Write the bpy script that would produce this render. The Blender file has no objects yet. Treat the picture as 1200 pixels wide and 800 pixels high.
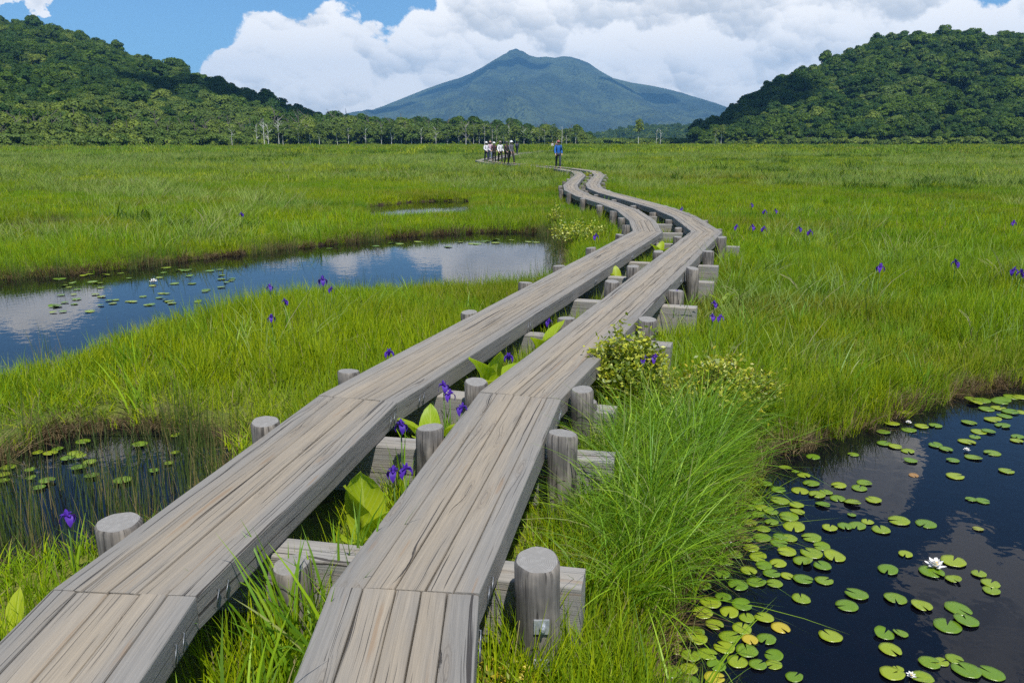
import bpy, bmesh, math, random
import numpy as np
from mathutils import Vector, Matrix, Euler

R = math.radians
rng = np.random.default_rng(7)
random.seed(7)
scene = bpy.context.scene
COL = scene.collection

# ------------------------------------------------------------------ camera
F = 933.0
PITCH = math.atan(233 / F)
CZ = 2.3                                   # metres above the pond water (z = 0)
DECK = 0.65                                # boardwalk surface
GROUND = 0.13
cam_d = bpy.data.cameras.new('camera')
cam = bpy.data.objects.new('camera', cam_d)
COL.objects.link(cam)
cam.location = (0, 0, CZ)
cam.rotation_euler = (R(90) - PITCH, 0, 0)
cam_d.sensor_width = 36
cam_d.lens = 36 * F / 1200
cam_d.clip_start = 0.05
cam_d.clip_end = 30000
scene.camera = cam


def un(x, y, z):
    """where the sight line of a photo pixel meets the level z (used to survey the site)"""
    u = (x - 600) / F
    v = (y - 400) / F
    dy = math.cos(PITCH) - v * math.sin(PITCH)
    dz = -math.sin(PITCH) - v * math.cos(PITCH)
    t = (z - CZ) / dz
    return (u * t, dy * t)


def ray(x, y):
    """azimuth (tan) and elevation (tan) of a photo pixel"""
    u = (x - 600) / F
    v = (y - 400) / F
    dy = math.cos(PITCH) - v * math.sin(PITCH)
    dz = -math.sin(PITCH) - v * math.cos(PITCH)
    return u / dy, dz / dy


# ------------------------------------------------------------------ numpy value noise
_perm = rng.random((256, 256))


def vnoise(x, y):
    x = np.asarray(x, float); y = np.asarray(y, float)
    xi = np.floor(x).astype(int); yi = np.floor(y).astype(int)
    fx = x - xi; fy = y - yi
    fx = fx * fx * (3 - 2 * fx); fy = fy * fy * (3 - 2 * fy)
    a = _perm[xi % 256, yi % 256]; b = _perm[(xi + 1) % 256, yi % 256]
    c = _perm[xi % 256, (yi + 1) % 256]; d = _perm[(xi + 1) % 256, (yi + 1) % 256]
    return (a * (1 - fx) + b * fx) * (1 - fy) + (c * (1 - fx) + d * fx) * fy


def fbm(x, y, o=4):
    s = 0; a = 0.5; n = 0
    for k in range(o):
        s = s + a * vnoise(x * 2 ** k + 17.3 * k, y * 2 ** k + 5.1 * k); n += a; a *= .5
    return s / n


def sstep(a, b, x):
    t = np.clip((x - a) / (b - a), 0, 1)
    return t * t * (3 - 2 * t)


# ------------------------------------------------------------------ objects
def tag(o, label=None, cat=None, group=None, kind=None):
    if label: o['label'] = label
    if cat: o['category'] = cat
    if group: o['group'] = group
    if kind: o['kind'] = kind
    return o


def link(name, data, parent=None, loc=None, rot=None, scl=None):
    o = bpy.data.objects.new(name, data)
    COL.objects.link(o)
    if parent: o.parent = parent
    if loc is not None: o.location = loc
    if rot is not None: o.rotation_euler = rot
    if scl is not None: o.scale = (scl,) * 3 if np.isscalar(scl) else scl
    return o


def thing(name, label, cat, loc=(0, 0, 0), rotz=0, group=None, scl=None):
    return tag(link(name, None, None, loc, (0, 0, rotz), scl), label, cat, group)


def np_mesh(name, verts, faces_list, mats=(), smooth=False, attrs=None, uvs=None, mat_idx=None):
    """faces_list: list of int arrays (n,k) with k = 3 or 4"""
    me = bpy.data.meshes.new(name)
    verts = np.asarray(verts, np.float32)
    me.vertices.add(len(verts))
    me.vertices.foreach_set('co', verts.ravel())
    loops = np.concatenate([f.ravel() for f in faces_list]).astype(np.int32)
    tot = np.concatenate([np.full(len(f), f.shape[1], np.int32) for f in faces_list])
    start = np.concatenate([[0], np.cumsum(tot)[:-1]]).astype(np.int32)
    me.loops.add(len(loops)); me.loops.foreach_set('vertex_index', loops)
    me.polygons.add(len(tot)); me.polygons.foreach_set('loop_start', start)
    me.polygons.foreach_set('loop_total', tot)
    if smooth: me.polygons.foreach_set('use_smooth', np.ones(len(tot), bool))
    if mat_idx is not None: me.polygons.foreach_set('material_index', np.asarray(mat_idx, np.int32))
    for k, v in (attrs or {}).items():
        a = me.attributes.new(k, 'FLOAT', 'POINT'); a.data.foreach_set('value', np.asarray(v, np.float32))
    if uvs is not None:
        for un_, uv in uvs.items():
            l = me.uv_layers.new(name=un_); l.data.foreach_set('uv', np.asarray(uv, np.float32)[loops].ravel())
    for m in mats: me.materials.append(m)
    me.update(calc_edges=True)
    me.validate()
    return me


class MB:
    """small mesh builder: python lists, per-vertex uv and attribute"""
    def __init__(self):
        self.v = []; self.f = []; self.uv = []; self.uv2 = []; self.mi = []

    def add(self, verts, faces, uv=None, uv2=None, mi=0):
        b = len(self.v)
        self.v += [tuple(p) for p in verts]
        self.uv += list(uv) if uv is not None else [(0, 0)] * len(verts)
        self.uv2 += list(uv2) if uv2 is not None else [(0, 0)] * len(verts)
        for f in faces:
            self.f.append(tuple(i + b for i in f)); self.mi.append(mi)

    def box(self, c, s, mi=0, rot=None):
        x, y, z = (k / 2 for k in s)
        p = [Vector((a * x, b * y, d * z)) for d in (-1, 1) for b in (-1, 1) for a in (-1, 1)]
        if rot: p = [rot @ q for q in p]
        p = [q + Vector(c) for q in p]
        self.add(p, [(0, 2, 3, 1), (4, 5, 7, 6), (0, 1, 5, 4), (2, 6, 7, 3), (0, 4, 6, 2), (1, 3, 7, 5)], mi=mi)

    def tube(self, pts, rad, n=8, mi=0, cap=True, off=0.0):
        pts = [Vector(p) for p in pts]
        vs = []; uv = []; L = 0
        for i, p in enumerate(pts):
            d = (pts[min(i + 1, len(pts) - 1)] - pts[max(i - 1, 0)]).normalized()
            a = d.orthogonal().normalized() if abs(d.z) < .9 else Vector((1, 0, 0)).cross(d).normalized()
            b = d.cross(a)
            if i: L += (p - pts[i - 1]).length
            r = rad[i] if hasattr(rad, '__len__') else rad
            for k in range(n):
                t = 2 * math.pi * k / n
                vs.append(p + (a * math.cos(t) + b * math.sin(t)) * r)
                uv.append((L + off, r * t + off))
        fs = [(i * n + k, i * n + (k + 1) % n, (i + 1) * n + (k + 1) % n, (i + 1) * n + k)
              for i in range(len(pts) - 1) for k in range(n)]
        if cap:
            fs.append(tuple(range(n))[::-1]); m = (len(pts) - 1) * n; fs.append(tuple(range(m, m + n)))
        self.add(vs, fs, uv, mi=mi)

    def ball(self, c, r, nu=10, nv=7, mi=0, rot=None):
        r = (r,) * 3 if np.isscalar(r) else r
        vs = []
        for j in range(nv + 1):
            ph = math.pi * j / nv
            for i in range(nu):
                th = 2 * math.pi * i / nu
                p = Vector((r[0] * math.sin(ph) * math.cos(th), r[1] * math.sin(ph) * math.sin(th), r[2] * math.cos(ph)))
                if rot: p = rot @ p
                vs.append(p + Vector(c))
        fs = [(j * nu + i, (j + 1) * nu + i, (j + 1) * nu + (i + 1) % nu, j * nu + (i + 1) % nu)
              for j in range(nv) for i in range(nu)]
        self.add(vs, fs, mi=mi)

    def mesh(self, name, mats, smooth=False):
        me = bpy.data.meshes.new(name)
        me.from_pydata(self.v, [], self.f)
        for m in (mats if isinstance(mats, (list, tuple)) else [mats]): me.materials.append(m)
        me.polygons.foreach_set('material_index', np.asarray(self.mi, np.int32))
        if smooth: me.polygons.foreach_set('use_smooth', np.ones(len(self.f), bool))
        li = np.zeros(len(me.loops), np.int32); me.loops.foreach_get('vertex_index', li)
        for nm, uv in (('grain', self.uv), ('deck', self.uv2)):
            l = me.uv_layers.new(name=nm)
            l.data.foreach_set('uv', np.asarray(uv, np.float32)[li].ravel())
        ta = me.attributes.new('tint', 'FLOAT', 'POINT')
        ta.data.foreach_set('value', np.full(len(self.v), .5, np.float32))
        me.update()
        return me

    def build(self, name, mats, parent=None, smooth=False, **kw):
        return link(name, self.mesh(name, mats, smooth), parent, **kw)


# ------------------------------------------------------------------ material helpers
class NT:
    def __init__(self, tree): self.t = tree

    def n(self, typ, ins=None, **props):
        nd = self.t.nodes.new(typ)
        for k, v in props.items(): setattr(nd, k, v)
        for k, v in (ins or {}).items():
            s = nd.inputs[k]
            if isinstance(v, bpy.types.NodeSocket): self.t.links.new(v, s)
            elif isinstance(v, bpy.types.Node): self.t.links.new(v.outputs[0], s)
            else: s.default_value = v
        return nd

    def math(self, op, a, b=0.0, c=None, clamp=False):
        ins = {0: a, 1: b}
        if c is not None: ins[2] = c
        return self.n('ShaderNodeMath', ins, operation=op, use_clamp=clamp).outputs[0]

    def vmul(self, v, s): return self.n('ShaderNodeVectorMath', {0: v, 1: s}, operation='MULTIPLY').outputs[0]
    def vadd(self, v, s): return self.n('ShaderNodeVectorMath', {0: v, 1: s}, operation='ADD').outputs[0]

    def noise(self, vec, scale, detail=3, rough=.55, dim='3D', **k):
        ins = {'Scale': scale, 'Detail': detail, 'Roughness': rough}
        if vec is not None: ins['Vector'] = vec
        return self.n('ShaderNodeTexNoise', ins, noise_dimensions=dim, **k).outputs[0]

    def step(self, x, a, b, lo=0.0, hi=1.0):
        return self.n('ShaderNodeMapRange', {0: x, 1: a, 2: b, 3: lo, 4: hi}, interpolation_type='SMOOTHSTEP').outputs[0]

    def mix(self, f, a, b, blend='MIX'):
        nd = self.n('ShaderNodeMix', {0: f}, data_type='RGBA', blend_type=blend)
        for i, v in ((6, a), (7, b)):
            if isinstance(v, bpy.types.NodeSocket): self.t.links.new(v, nd.inputs[i])
            else: nd.inputs[i].default_value = (*v, 1) if len(v) == 3 else v
        return nd.outputs[2]

    def attr(self, name): return self.n('ShaderNodeAttribute', attribute_name=name)
    def uv(self, name): return self.n('ShaderNodeUVMap', uv_map=name).outputs[0]


def mat(name):
    m = bpy.data.materials.new(name); m.use_nodes = True
    t = m.node_tree; t.nodes.clear()
    nt = NT(t)
    out = nt.n('ShaderNodeOutputMaterial')
    return m, nt, out


def principled(nt, out, col, rough=.7, bump=None, bstr=.3, bdist=.01, **ins):
    p = nt.n('ShaderNodeBsdfPrincipled')
    for k, v in {'Base Color': col, 'Roughness': rough, **ins}.items():
        if isinstance(v, bpy.types.NodeSocket): nt.t.links.new(v, p.inputs[k])
        elif isinstance(v, tuple) and len(v) == 3: p.inputs[k].default_value = (*v, 1)
        else: p.inputs[k].default_value = v
    if bump is not None:
        b = nt.n('ShaderNodeBump', {'Strength': bstr, 'Distance': bdist, 'Height': bump})
        nt.t.links.new(b.outputs[0], p.inputs['Normal'])
    nt.t.links.new(p.outputs[0], out.inputs[0])
    return p


def leaf_mat(name, cols, transl=.35, pos_scale=(.12, .02), obj_rand=.0, rough=.55, tint_straw=None, gloss=.014, dead=None, amt=.5, upn=0.0, tvar=.32, olive=None, veins=False):
    """thin leaves: diffuse + translucent + a little gloss. cols = three natural colours mixed by place and blade"""
    m, nt, out = mat(name)
    geo = nt.n('ShaderNodeNewGeometry').outputs['Position']
    n1 = nt.noise(geo, pos_scale[0], 3); n2 = nt.noise(geo, pos_scale[1], 3)
    tint = nt.attr('tint').outputs['Fac']
    rnd = nt.n('ShaderNodeObjectInfo').outputs['Random']
    f1 = nt.step(nt.math('ADD', n1, nt.math('MULTIPLY', nt.math('SUBTRACT', tint, .5), amt)), .3, .7)
    f2 = nt.step(nt.math('ADD', n2, nt.math('MULTIPLY', nt.math('SUBTRACT', rnd, .5), obj_rand)), .42, .6)
    c = nt.mix(f2, nt.mix(f1, cols[0], cols[1]), nt.mix(f1, cols[0], cols[2]))
    c = nt.mix(nt.math('MULTIPLY', rnd, obj_rand * .5), c, cols[2])
    if olive:
        n3 = nt.noise(nt.vmul(geo, (.45, 1, 1)), pos_scale[0] * .35, 4, .6)
        c = nt.mix(nt.step(nt.math('ADD', n3, nt.math('MULTIPLY', nt.math('SUBTRACT', tint, .5), .18)), .52, .64), c, olive[0])
        n4 = nt.noise(nt.vmul(geo, (.4, 1, 1)), pos_scale[0] * .6 + .013, 4, .6)
        c = nt.mix(nt.step(nt.math('ADD', n4, nt.math('MULTIPLY', nt.math('SUBTRACT', tint, .5), .18)), .55, .68), c, olive[1])
    v = nt.math('ADD', 1 - tvar, nt.math('MULTIPLY', tint, 2 * tvar))
    c = nt.mix(1.0, c, nt.n('ShaderNodeCombineColor', {0: v, 1: v, 2: v}).outputs[0], 'MULTIPLY')
    if veins:
        q = nt.n('ShaderNodeSeparateXYZ', {0: nt.uv('grain')}).outputs
        sa = nt.math('ABSOLUTE', q[1])
        rib = nt.step(sa, .09, .02)
        lat = nt.step(nt.math('SINE', nt.math('MULTIPLY', nt.math('SUBTRACT', q[0], nt.math('MULTIPLY', sa, .32)), 62)), .55, 1.0)
        blot = nt.noise(geo, 28, 3)
        c = nt.mix(nt.math('MAXIMUM', nt.math('MULTIPLY', rib, .7), nt.math('MULTIPLY', lat, .35)), c, (.50, .58, .12))
        c = nt.mix(nt.step(blot, .55, .75, 0, .45), c, (.20, .32, .02))
    if tint_straw:
        c = nt.mix(nt.step(tint, dead or .9, (dead or .9) + .02), c, tint_straw)
    d = nt.n('ShaderNodeBsdfDiffuse', {'Color': c})
    if upn:
        # shading normals bent towards the sky, so upright leaves render brighter under high sun
        nrm = nt.n('ShaderNodeNewGeometry').outputs['Normal']
        mixn = nt.n('ShaderNodeMix', {0: upn, 4: nrm, 5: (0, 0, 1)}, data_type='VECTOR').outputs[1]
        nt.t.links.new(nt.n('ShaderNodeVectorMath', {0: mixn}, operation='NORMALIZE').outputs[0], d.inputs['Normal'])
    tcol = nt.mix(1.0, c, (1.1, 1.15, .55), 'MULTIPLY')
    tr = nt.n('ShaderNodeBsdfTranslucent', {'Color': tcol})
    s = nt.n('ShaderNodeMixShader', {0: transl, 1: d.outputs[0], 2: tr.outputs[0]})
    g = nt.n('ShaderNodeBsdfGlossy', {'Color': (.8, .85, .8, 1), 'Roughness': rough})
    s2 = nt.n('ShaderNodeMixShader', {0: gloss, 1: s.outputs[0], 2: g.outputs[0]})
    nt.t.links.new(s2.outputs[0], out.inputs[0])
    return m


# ------------------------------------------------------------------ materials
def wood_mat(name, tan, grey, wear=True, dark=(.03, .025, .022)):
    m, nt, out = mat(name)
    uv = nt.uv('grain'); dk = nt.n('ShaderNodeSeparateXYZ', {0: nt.uv('deck')}).outputs
    s = nt.n('ShaderNodeSeparateXYZ', {0: uv}).outputs
    kv = nt.vmul(uv, (1.25, 9, 1))
    kn = nt.n('ShaderNodeTexVoronoi', {'Vector': kv, 'Scale': 1.0, 'Randomness': 1.0}, voronoi_dimensions='2D')
    kw = nt.math('ADD', kn.outputs['Distance'], nt.math('MULTIPLY', nt.math('SUBTRACT', nt.noise(nt.vmul(uv, (30, 60, 1)), 1, 2), .5), .05))
    pick = nt.n('ShaderNodeSeparateColor', {0: kn.outputs['Color']}).outputs
    has = nt.step(pick[0], .5, .52)
    near = nt.math('MULTIPLY', nt.step(kw, .42, .03), has)
    core = nt.math('MULTIPLY', nt.step(kw, .085, .05), has)
    halo = nt.math('MULTIPLY', nt.step(kw, .26, .06), has)
    warp = nt.math('MULTIPLY', nt.math('SUBTRACT', nt.noise(nt.vmul(uv, (.9, 3.5, 1)), 1, 3), .5), .05)
    v2 = nt.math('ADD', nt.math('ADD', s[1], warp), nt.math('MULTIPLY', near, .022))

    def lines(fu, fv, det, seed):
        return nt.noise(nt.n('ShaderNodeCombineXYZ', {0: nt.math('MULTIPLY', s[0], fu), 1: nt.math('MULTIPLY', v2, fv), 2: seed}).outputs[0], 1.0, det, .6)
    grain = lines(.8, 85, 4, 0.0)
    streak = lines(.5, 16, 3, 9.0)
    fine = nt.noise(nt.vmul(uv, (5, 300, 1)), 1.0, 2, .6)
    ck1 = nt.step(lines(.42, 50, 3, 3.3), .632, .66)
    ck2 = nt.step(lines(1.1, 110, 2, 5.1), .64, .70)
    patch = nt.noise(nt.vmul(uv, (1.1, 5, 1)), 1.0, 4, .6)
    if wear:
        edge = nt.math('ABSOLUTE', nt.math('SUBTRACT', dk[1], .5))
        f = nt.math('ADD', nt.step(edge, .52, .1, .0, .75), nt.math('ADD', nt.math('MULTIPLY', nt.math('SUBTRACT', patch, .5), 1.2), nt.math('MULTIPLY', nt.math('SUBTRACT', streak, .5), 1.0)))
        f = nt.step(f, -.15, 1.15)
    else:
        f = nt.step(patch, .42, .75)
    c = nt.mix(f, grey, tan)
    val = nt.math('ADD', .2, nt.math('ADD', nt.math('ADD', nt.math('MULTIPLY', grain, .58), nt.math('MULTIPLY', fine, .6)), nt.math('MULTIPLY', streak, .3)))
    c = nt.mix(1.0, c, nt.n('ShaderNodeCombineColor', {0: val, 1: val, 2: val}).outputs[0], 'MULTIPLY')
    orr = nt.math('MULTIPLY', nt.step(lines(.42, 36, 2, 3.3), .57, .64), nt.step(nt.noise(nt.vmul(uv, (1.8, 9, 1)), 1, 3), .54, .66))
    c = nt.mix(nt.math('MULTIPLY', orr, .5), c, (.25, .155, .08))
    krg = nt.math('MULTIPLY', nt.step(nt.math('SINE', nt.math('MULTIPLY', kw, 95)), .1, .9), nt.step(kw, .2, .1))
    c = nt.mix(nt.math('MULTIPLY', nt.math('MULTIPLY', krg, has), .5), c, (.10, .085, .07))
    c = nt.mix(nt.math('MULTIPLY', halo, .25), c, (.20, .165, .125))
    c = nt.mix(nt.math('MULTIPLY', core, .5), c, (.27, .235, .19))
    c = nt.mix(nt.math('MULTIPLY', ck2, .6), c, dark)
    c = nt.mix(nt.math('MULTIPLY', ck1, .9), c, dark)
    rnd = nt.math('ADD', .90, nt.math('MULTIPLY', nt.n('ShaderNodeObjectInfo').outputs['Random'], .14))
    c = nt.mix(1.0, c, nt.n('ShaderNodeCombineColor', {0: rnd, 1: rnd, 2: rnd}).outputs[0], 'MULTIPLY')
    h = nt.math('SUBTRACT', nt.math('ADD', nt.math('MULTIPLY', grain, .7), nt.math('ADD', nt.math('MULTIPLY', fine, .4), nt.math('MULTIPLY', core, .5))),
                nt.math('ADD', nt.math('MULTIPLY', ck1, 1.6), nt.math('MULTIPLY', ck2, .8)))
    principled(nt, out, c, .85, h, .8, .005)
    return m


M = {}
M['deck'] = wood_mat('weathered deck wood', (.315, .264, .195), (.235, .222, .20))
M['beam'] = wood_mat('grey beam wood', (.36, .32, .26), (.29, .28, .26), wear=False)


def post_mats():
    m, nt, out = mat('grey log wood')
    uv = nt.uv('grain')
    g = nt.noise(nt.vmul(uv, (3, 45, 1)), 1, 4, .6)
    fine = nt.noise(nt.vmul(uv, (8, 260, 1)), 1, 2)
    patch = nt.noise(nt.vmul(uv, (5, 6, 1)), 1, 3)
    ck = nt.step(nt.noise(nt.vmul(uv, (2.2, 55, 1)), 1, 3), .56, .61)
    c = nt.mix(nt.step(patch, .4, .65), (.12, .11, .098), (.24, .212, .178))
    v = nt.math('ADD', -.42, nt.math('ADD', nt.math('MULTIPLY', g, 2.3), nt.math('MULTIPLY', fine, .4)))
    c = nt.mix(1.0, c, nt.n('ShaderNodeCombineColor', {0: v, 1: v, 2: v}).outputs[0], 'MULTIPLY')
    c = nt.mix(nt.math('MULTIPLY', ck, .8), c, (.035, .03, .026))
    principled(nt, out, c, .85, nt.math('SUBTRACT', g, ck), .6, .006)
    e, nt, out = mat('sawn log end')
    tc = nt.n('ShaderNodeTexCoord').outputs['Object']
    wob = nt.vadd(nt.vmul(tc, (1, 1, 0)), nt.vmul(nt.n('ShaderNodeTexNoise', {'Vector': tc, 'Scale': 14.0, 'Detail': 2}).outputs[1], (.02, .02, 0)))
    d = nt.n('ShaderNodeVectorMath', {0: wob}, operation='LENGTH').outputs['Value']
    rg = nt.math('SINE', nt.math('MULTIPLY', d, 900))
    rad = nt.noise(tc, 40, 3)
    c = nt.mix(nt.step(rg, -.6, .9), (.215, .205, .19), (.26, .25, .23))
    c = nt.mix(nt.step(rad, .45, .8), c, (.30, .29, .27))
    principled(nt, out, c, .85, nt.math('ADD', nt.math('MULTIPLY', rg, .4), rad), .5, .004)
    return m, e


M['post'], M['post_end'] = post_mats()


def simple(name, c1, c2, scale=8, rough=.6, bump=.2, metal=0.0, coords='Object'):
    m, nt, out = mat(name)
    tc = nt.n('ShaderNodeTexCoord').outputs[coords]
    n = nt.noise(tc, scale, 4)
    principled(nt, out, nt.mix(nt.step(n, .35, .65), c1, c2), rough, n, bump, .01, Metallic=metal)
    return m


M['steel'] = simple('galvanised steel', (.22, .23, .25), (.36, .38, .4), 60, .5, .1, .9)
M['plate'] = simple('bright zinc plate', (.42, .45, .48), (.58, .6, .62), 60, .5, .1, .6)
M['grass'] = leaf_mat('sedge blades', [(.185, .31, .004), (.285, .335, .004), (.135, .25, .016)], .40, (.4, .07), .3, tint_straw=(.30, .26, .12), dead=.94, upn=.3, tvar=.5, olive=((.20, .205, .02), (.075, .17, .012)))
M['grass_far'] = leaf_mat('distant sedge blades', [(.185, .29, .014), (.275, .315, .016), (.14, .225, .03)], .40, (.09, .016), .3, tint_straw=(.25, .24, .10), dead=.95, upn=.4, tvar=.5, olive=((.19, .20, .025), (.07, .155, .014)))
M['lush'] = leaf_mat('lush sedge blades', [(.17, .33, .010), (.25, .38, .012), (.125, .27, .025)], .42, (.6, .1), .3, tint_straw=(.34, .38, .12), dead=.92, gloss=.03, rough=.5, upn=.25, tvar=.5)
M['cover'] = leaf_mat('dark marsh herb leaves', [(.075, .15, .012), (.10, .18, .015), (.06, .125, .018)], .3, (.3, .05), .4)
M['pale'] = leaf_mat('pale feathery sedge', [(.20, .29, .05), (.26, .32, .07), (.17, .26, .06)], .35, (.3, .05), .3, upn=.3, tvar=.4, tint_straw=(.36, .33, .18), dead=.88)
M['reed'] = leaf_mat('water sedge stalks', [(.09, .15, .03), (.12, .16, .03), (.10, .14, .05)], .3, (.8, .2), .3, tint_straw=(.30, .24, .10), dead=.85)
M['dry'] = leaf_mat('dry brown sedge', [(.17, .115, .055), (.24, .18, .09), (.10, .07, .04)], .2, (.9, .3), .3)
M['cabbage'] = leaf_mat('broad fleshy leaf', [(.30, .46, .012), (.38, .50, .014), (.42, .48, .02)], .45, (2.0, .5), .6, gloss=.03, rough=.5, upn=.4, veins=True)
M['shrubleaf'] = leaf_mat('small shrub leaf', [(.20, .29, .012), (.40, .42, .015), (.55, .42, .02)], .35, (6, 2), .4, gloss=.07, amt=1.0)
M['crown'] = leaf_mat('broadleaf foliage', [(.055, .105, .010), (.085, .14, .012), (.035, .078, .014)], .34, (.03, .008), .9, gloss=.012, upn=.35, tvar=.4)
M['crown_light'] = leaf_mat('pale broadleaf foliage', [(.135, .20, .034), (.185, .24, .036), (.095, .155, .03)], .40, (.03, .01), .9, gloss=.012, upn=.45, tvar=.4)
M['purple'] = leaf_mat('violet petal', [(.10, .035, .42), (.15, .045, .52), (.06, .02, .30)], .4, (30, 8), .3, gloss=.02, upn=.3)
M['bark'] = simple('brown bark', (.09, .075, .06), (.16, .14, .12), 5, .9, .6)
M['birch'] = simple('white birch bark', (.74, .72, .67), (.52, .50, .46), 3, .8, .3)
M['greybark'] = simple('bare grey wood', (.36, .33, .30), (.24, .22, .20), 4, .9, .3)
M['stem'] = simple('green stem', (.07, .15, .02), (.1, .18, .03), 20, .6, .1)
M['twig'] = simple('red brown twig', (.14, .07, .035), (.2, .11, .05), 20, .8, .1)
M['white_petal'] = simple('white petal', (.80, .80, .78), (.85, .83, .8), 10, .5, .05)
M['yellow'] = simple('yellow stamen', (.75, .48, .03), (.8, .55, .06), 40, .6, .1)
M['petiole'] = simple('submerged stalk', (.10, .07, .03), (.14, .09, .04), 20, .5, .1)


def pad_mat(name, a, b, c):
    m, nt, out = mat(name)
    tc = nt.n('ShaderNodeTexCoord').outputs['Object']
    rnd = nt.n('ShaderNodeObjectInfo').outputs['Random']
    n = nt.noise(nt.vadd(tc, nt.n('ShaderNodeCombineXYZ', {0: nt.math('MULTIPLY', rnd, 30), 1: rnd}).outputs[0]), 14, 3)
    s = nt.n('ShaderNodeSeparateXYZ', {0: tc}).outputs
    ang = nt.math('ARCTAN2', s[1], s[0])
    vein = nt.step(nt.math('ABSOLUTE', nt.math('SINE', nt.math('MULTIPLY', ang, 8))), .12, .0)
    d = nt.n('ShaderNodeVectorMath', {0: tc}, operation='LENGTH').outputs['Value']
    col = nt.mix(nt.step(nt.math('ADD', n, nt.math('MULTIPLY', nt.math('SUBTRACT', rnd, .5), .7)), .25, .75), a, b)
    col = nt.mix(nt.math('MULTIPLY', vein, .35), col, c)
    blot = nt.step(nt.noise(nt.vadd(tc, nt.n('ShaderNodeCombineXYZ', {0: nt.math('MULTIPLY', rnd, 17)}).outputs[0]), 30, 2), .68, .74)
    col = nt.mix(nt.math('MULTIPLY', blot, .5), col, (.22, .15, .03))
    principled(nt, out, col, .3, nt.math('ADD', n, nt.math('MULTIPLY', vein, .3)), .25, .004)
    return m


M['pad'] = pad_mat('green lily pad', (.11, .20, .010), (.235, .295, .014), (.28, .34, .04))
M['pad_yellow'] = pad_mat('yellowing lily pad', (.34, .34, .02), (.42, .33, .03), (.46, .42, .08))
M['pad_red'] = pad_mat('bronzed lily pad', (.22, .24, .03), (.30, .16, .05), (.3, .26, .06))


def water_mat():
    m, nt, out = mat('dark peat water')
    geo = nt.n('ShaderNodeNewGeometry').outputs['Position']
    n = nt.math('ADD', nt.noise(geo, 7, 2), nt.math('MULTIPLY', nt.noise(geo, 1.6, 2), 1.2))
    b = nt.n('ShaderNodeBump', {'Strength': .022, 'Distance': .05, 'Height': n}).outputs[0]
    fr = nt.n('ShaderNodeFresnel', {'IOR': 1.33, 'Normal': b}).outputs[0]
    tr = nt.n('ShaderNodeBsdfTransparent', {'Color': (.20, .13, .07, 1)})
    df = nt.n('ShaderNodeBsdfDiffuse', {'Color': (.005, .007, .014, 1)})
    body = nt.n('ShaderNodeMixShader', {0: .45, 1: tr.outputs[0], 2: df.outputs[0]})
    gl = nt.n('ShaderNodeBsdfGlossy', {'Color': (1, 1, 1, 1), 'Roughness': .015, 'Normal': b})
    s = nt.n('ShaderNodeMixShader', {0: fr, 1: body.outputs[0], 2: gl.outputs[0]})
    nt.t.links.new(s.outputs[0], out.inputs[0])
    return m


M['water'] = water_mat()


def ground_mat():
    m, nt, out = mat('moss and peat ground')
    geo = nt.n('ShaderNodeNewGeometry').outputs['Position']
    z = nt.n('ShaderNodeSeparateXYZ', {0: geo}).outputs[2]
    n1 = nt.noise(geo, .25, 4); n2 = nt.noise(geo, 9, 5, .7); n3 = nt.noise(geo, .02, 3)
    moss = nt.mix(nt.step(n1, .35, .65), (.11, .15, .014), (.20, .20, .015))
    moss = nt.mix(nt.step(n3, .4, .6), moss, (.095, .15, .018))
    c = nt.mix(nt.step(n2, .5, .68), moss, (.075, .06, .03))
    c = nt.mix(nt.step(nt.math('ADD', z, nt.math('MULTIPLY', nt.math('SUBTRACT', n2, .5), .12)), .085, .03), c, (.04, .025, .014))
    principled(nt, out, c, .95, nt.math('ADD', n2, nt.noise(geo, 40, 3)), .8, .04)
    return m


M['ground'] = ground_mat()


def forest_floor(name, c1, c2, c3, s1, s2, bd):
    m, nt, out = mat(name)
    geo = nt.n('ShaderNodeNewGeometry').outputs['Position']
    n1 = nt.noise(geo, s1, 5, .6); n2 = nt.noise(geo, s2, 4, .7)
    vor = nt.n('ShaderNodeTexVoronoi', {'Vector': geo, 'Scale': s2 * 2.2}, feature='SMOOTH_F1').outputs['Distance']
    c = nt.mix(nt.step(n1, .38, .62), c1, c2)
    c = nt.mix(nt.step(n2, .5, .75), c, c3)
    principled(nt, out, c, .95, nt.math('SUBTRACT', n2, vor), 1.0, bd)
    return m


M['hill'] = forest_floor('dark forest floor', (.02, .035, .01), (.03, .045, .012), (.03, .03, .015), .02, .3, 1.0)  # dark green and brown floor colours, mixed by noise
M['mountain'] = forest_floor('far forested mountainside', (.024, .046, .022), (.085, .118, .04), (.014, .028, .018), .003, .02, 60.0)

# ------------------------------------------------------------------ pond outlines (surveyed waterlines)
def outline(px, z=0.0): return np.array([un(x, y, z) for x, y in px])


right_pond = np.vstack([
    outline([(745, 800), (765, 745), (800, 690), (835, 630), (868, 565), (890, 532), (930, 522), (985, 506), (1040, 487),
             (1100, 466), (1150, 455), (1200, 449), (1290, 446)]),
    [(7.6, 7.4), (8.6, 6.0), (8.2, 3.8), (7.0, 2.0), (5.0, .7), (2.6, .4), (1.2, .9)]])
left_pond = np.vstack([
    outline([(-160, 342), (0, 327), (100, 319), (200, 307), (300, 296), (400, 284), (460, 278), (560, 272), (640, 272), (668, 280)]),
    outline([(674, 296), (648, 314), (560, 320), (470, 322), (400, 326), (330, 335), (270, 345), (200, 361), (120, 382), (60, 402), (0, 416), (-160, 440)], .40)])
pool = np.vstack([
    outline([(-70, 556), (0, 545), (60, 512), (130, 497), (200, 500), (250, 512), (285, 520)]),
    outline([(270, 575), (225, 603), (150, 622), (90, 640), (0, 655), (-80, 690)], .12)])
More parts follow.
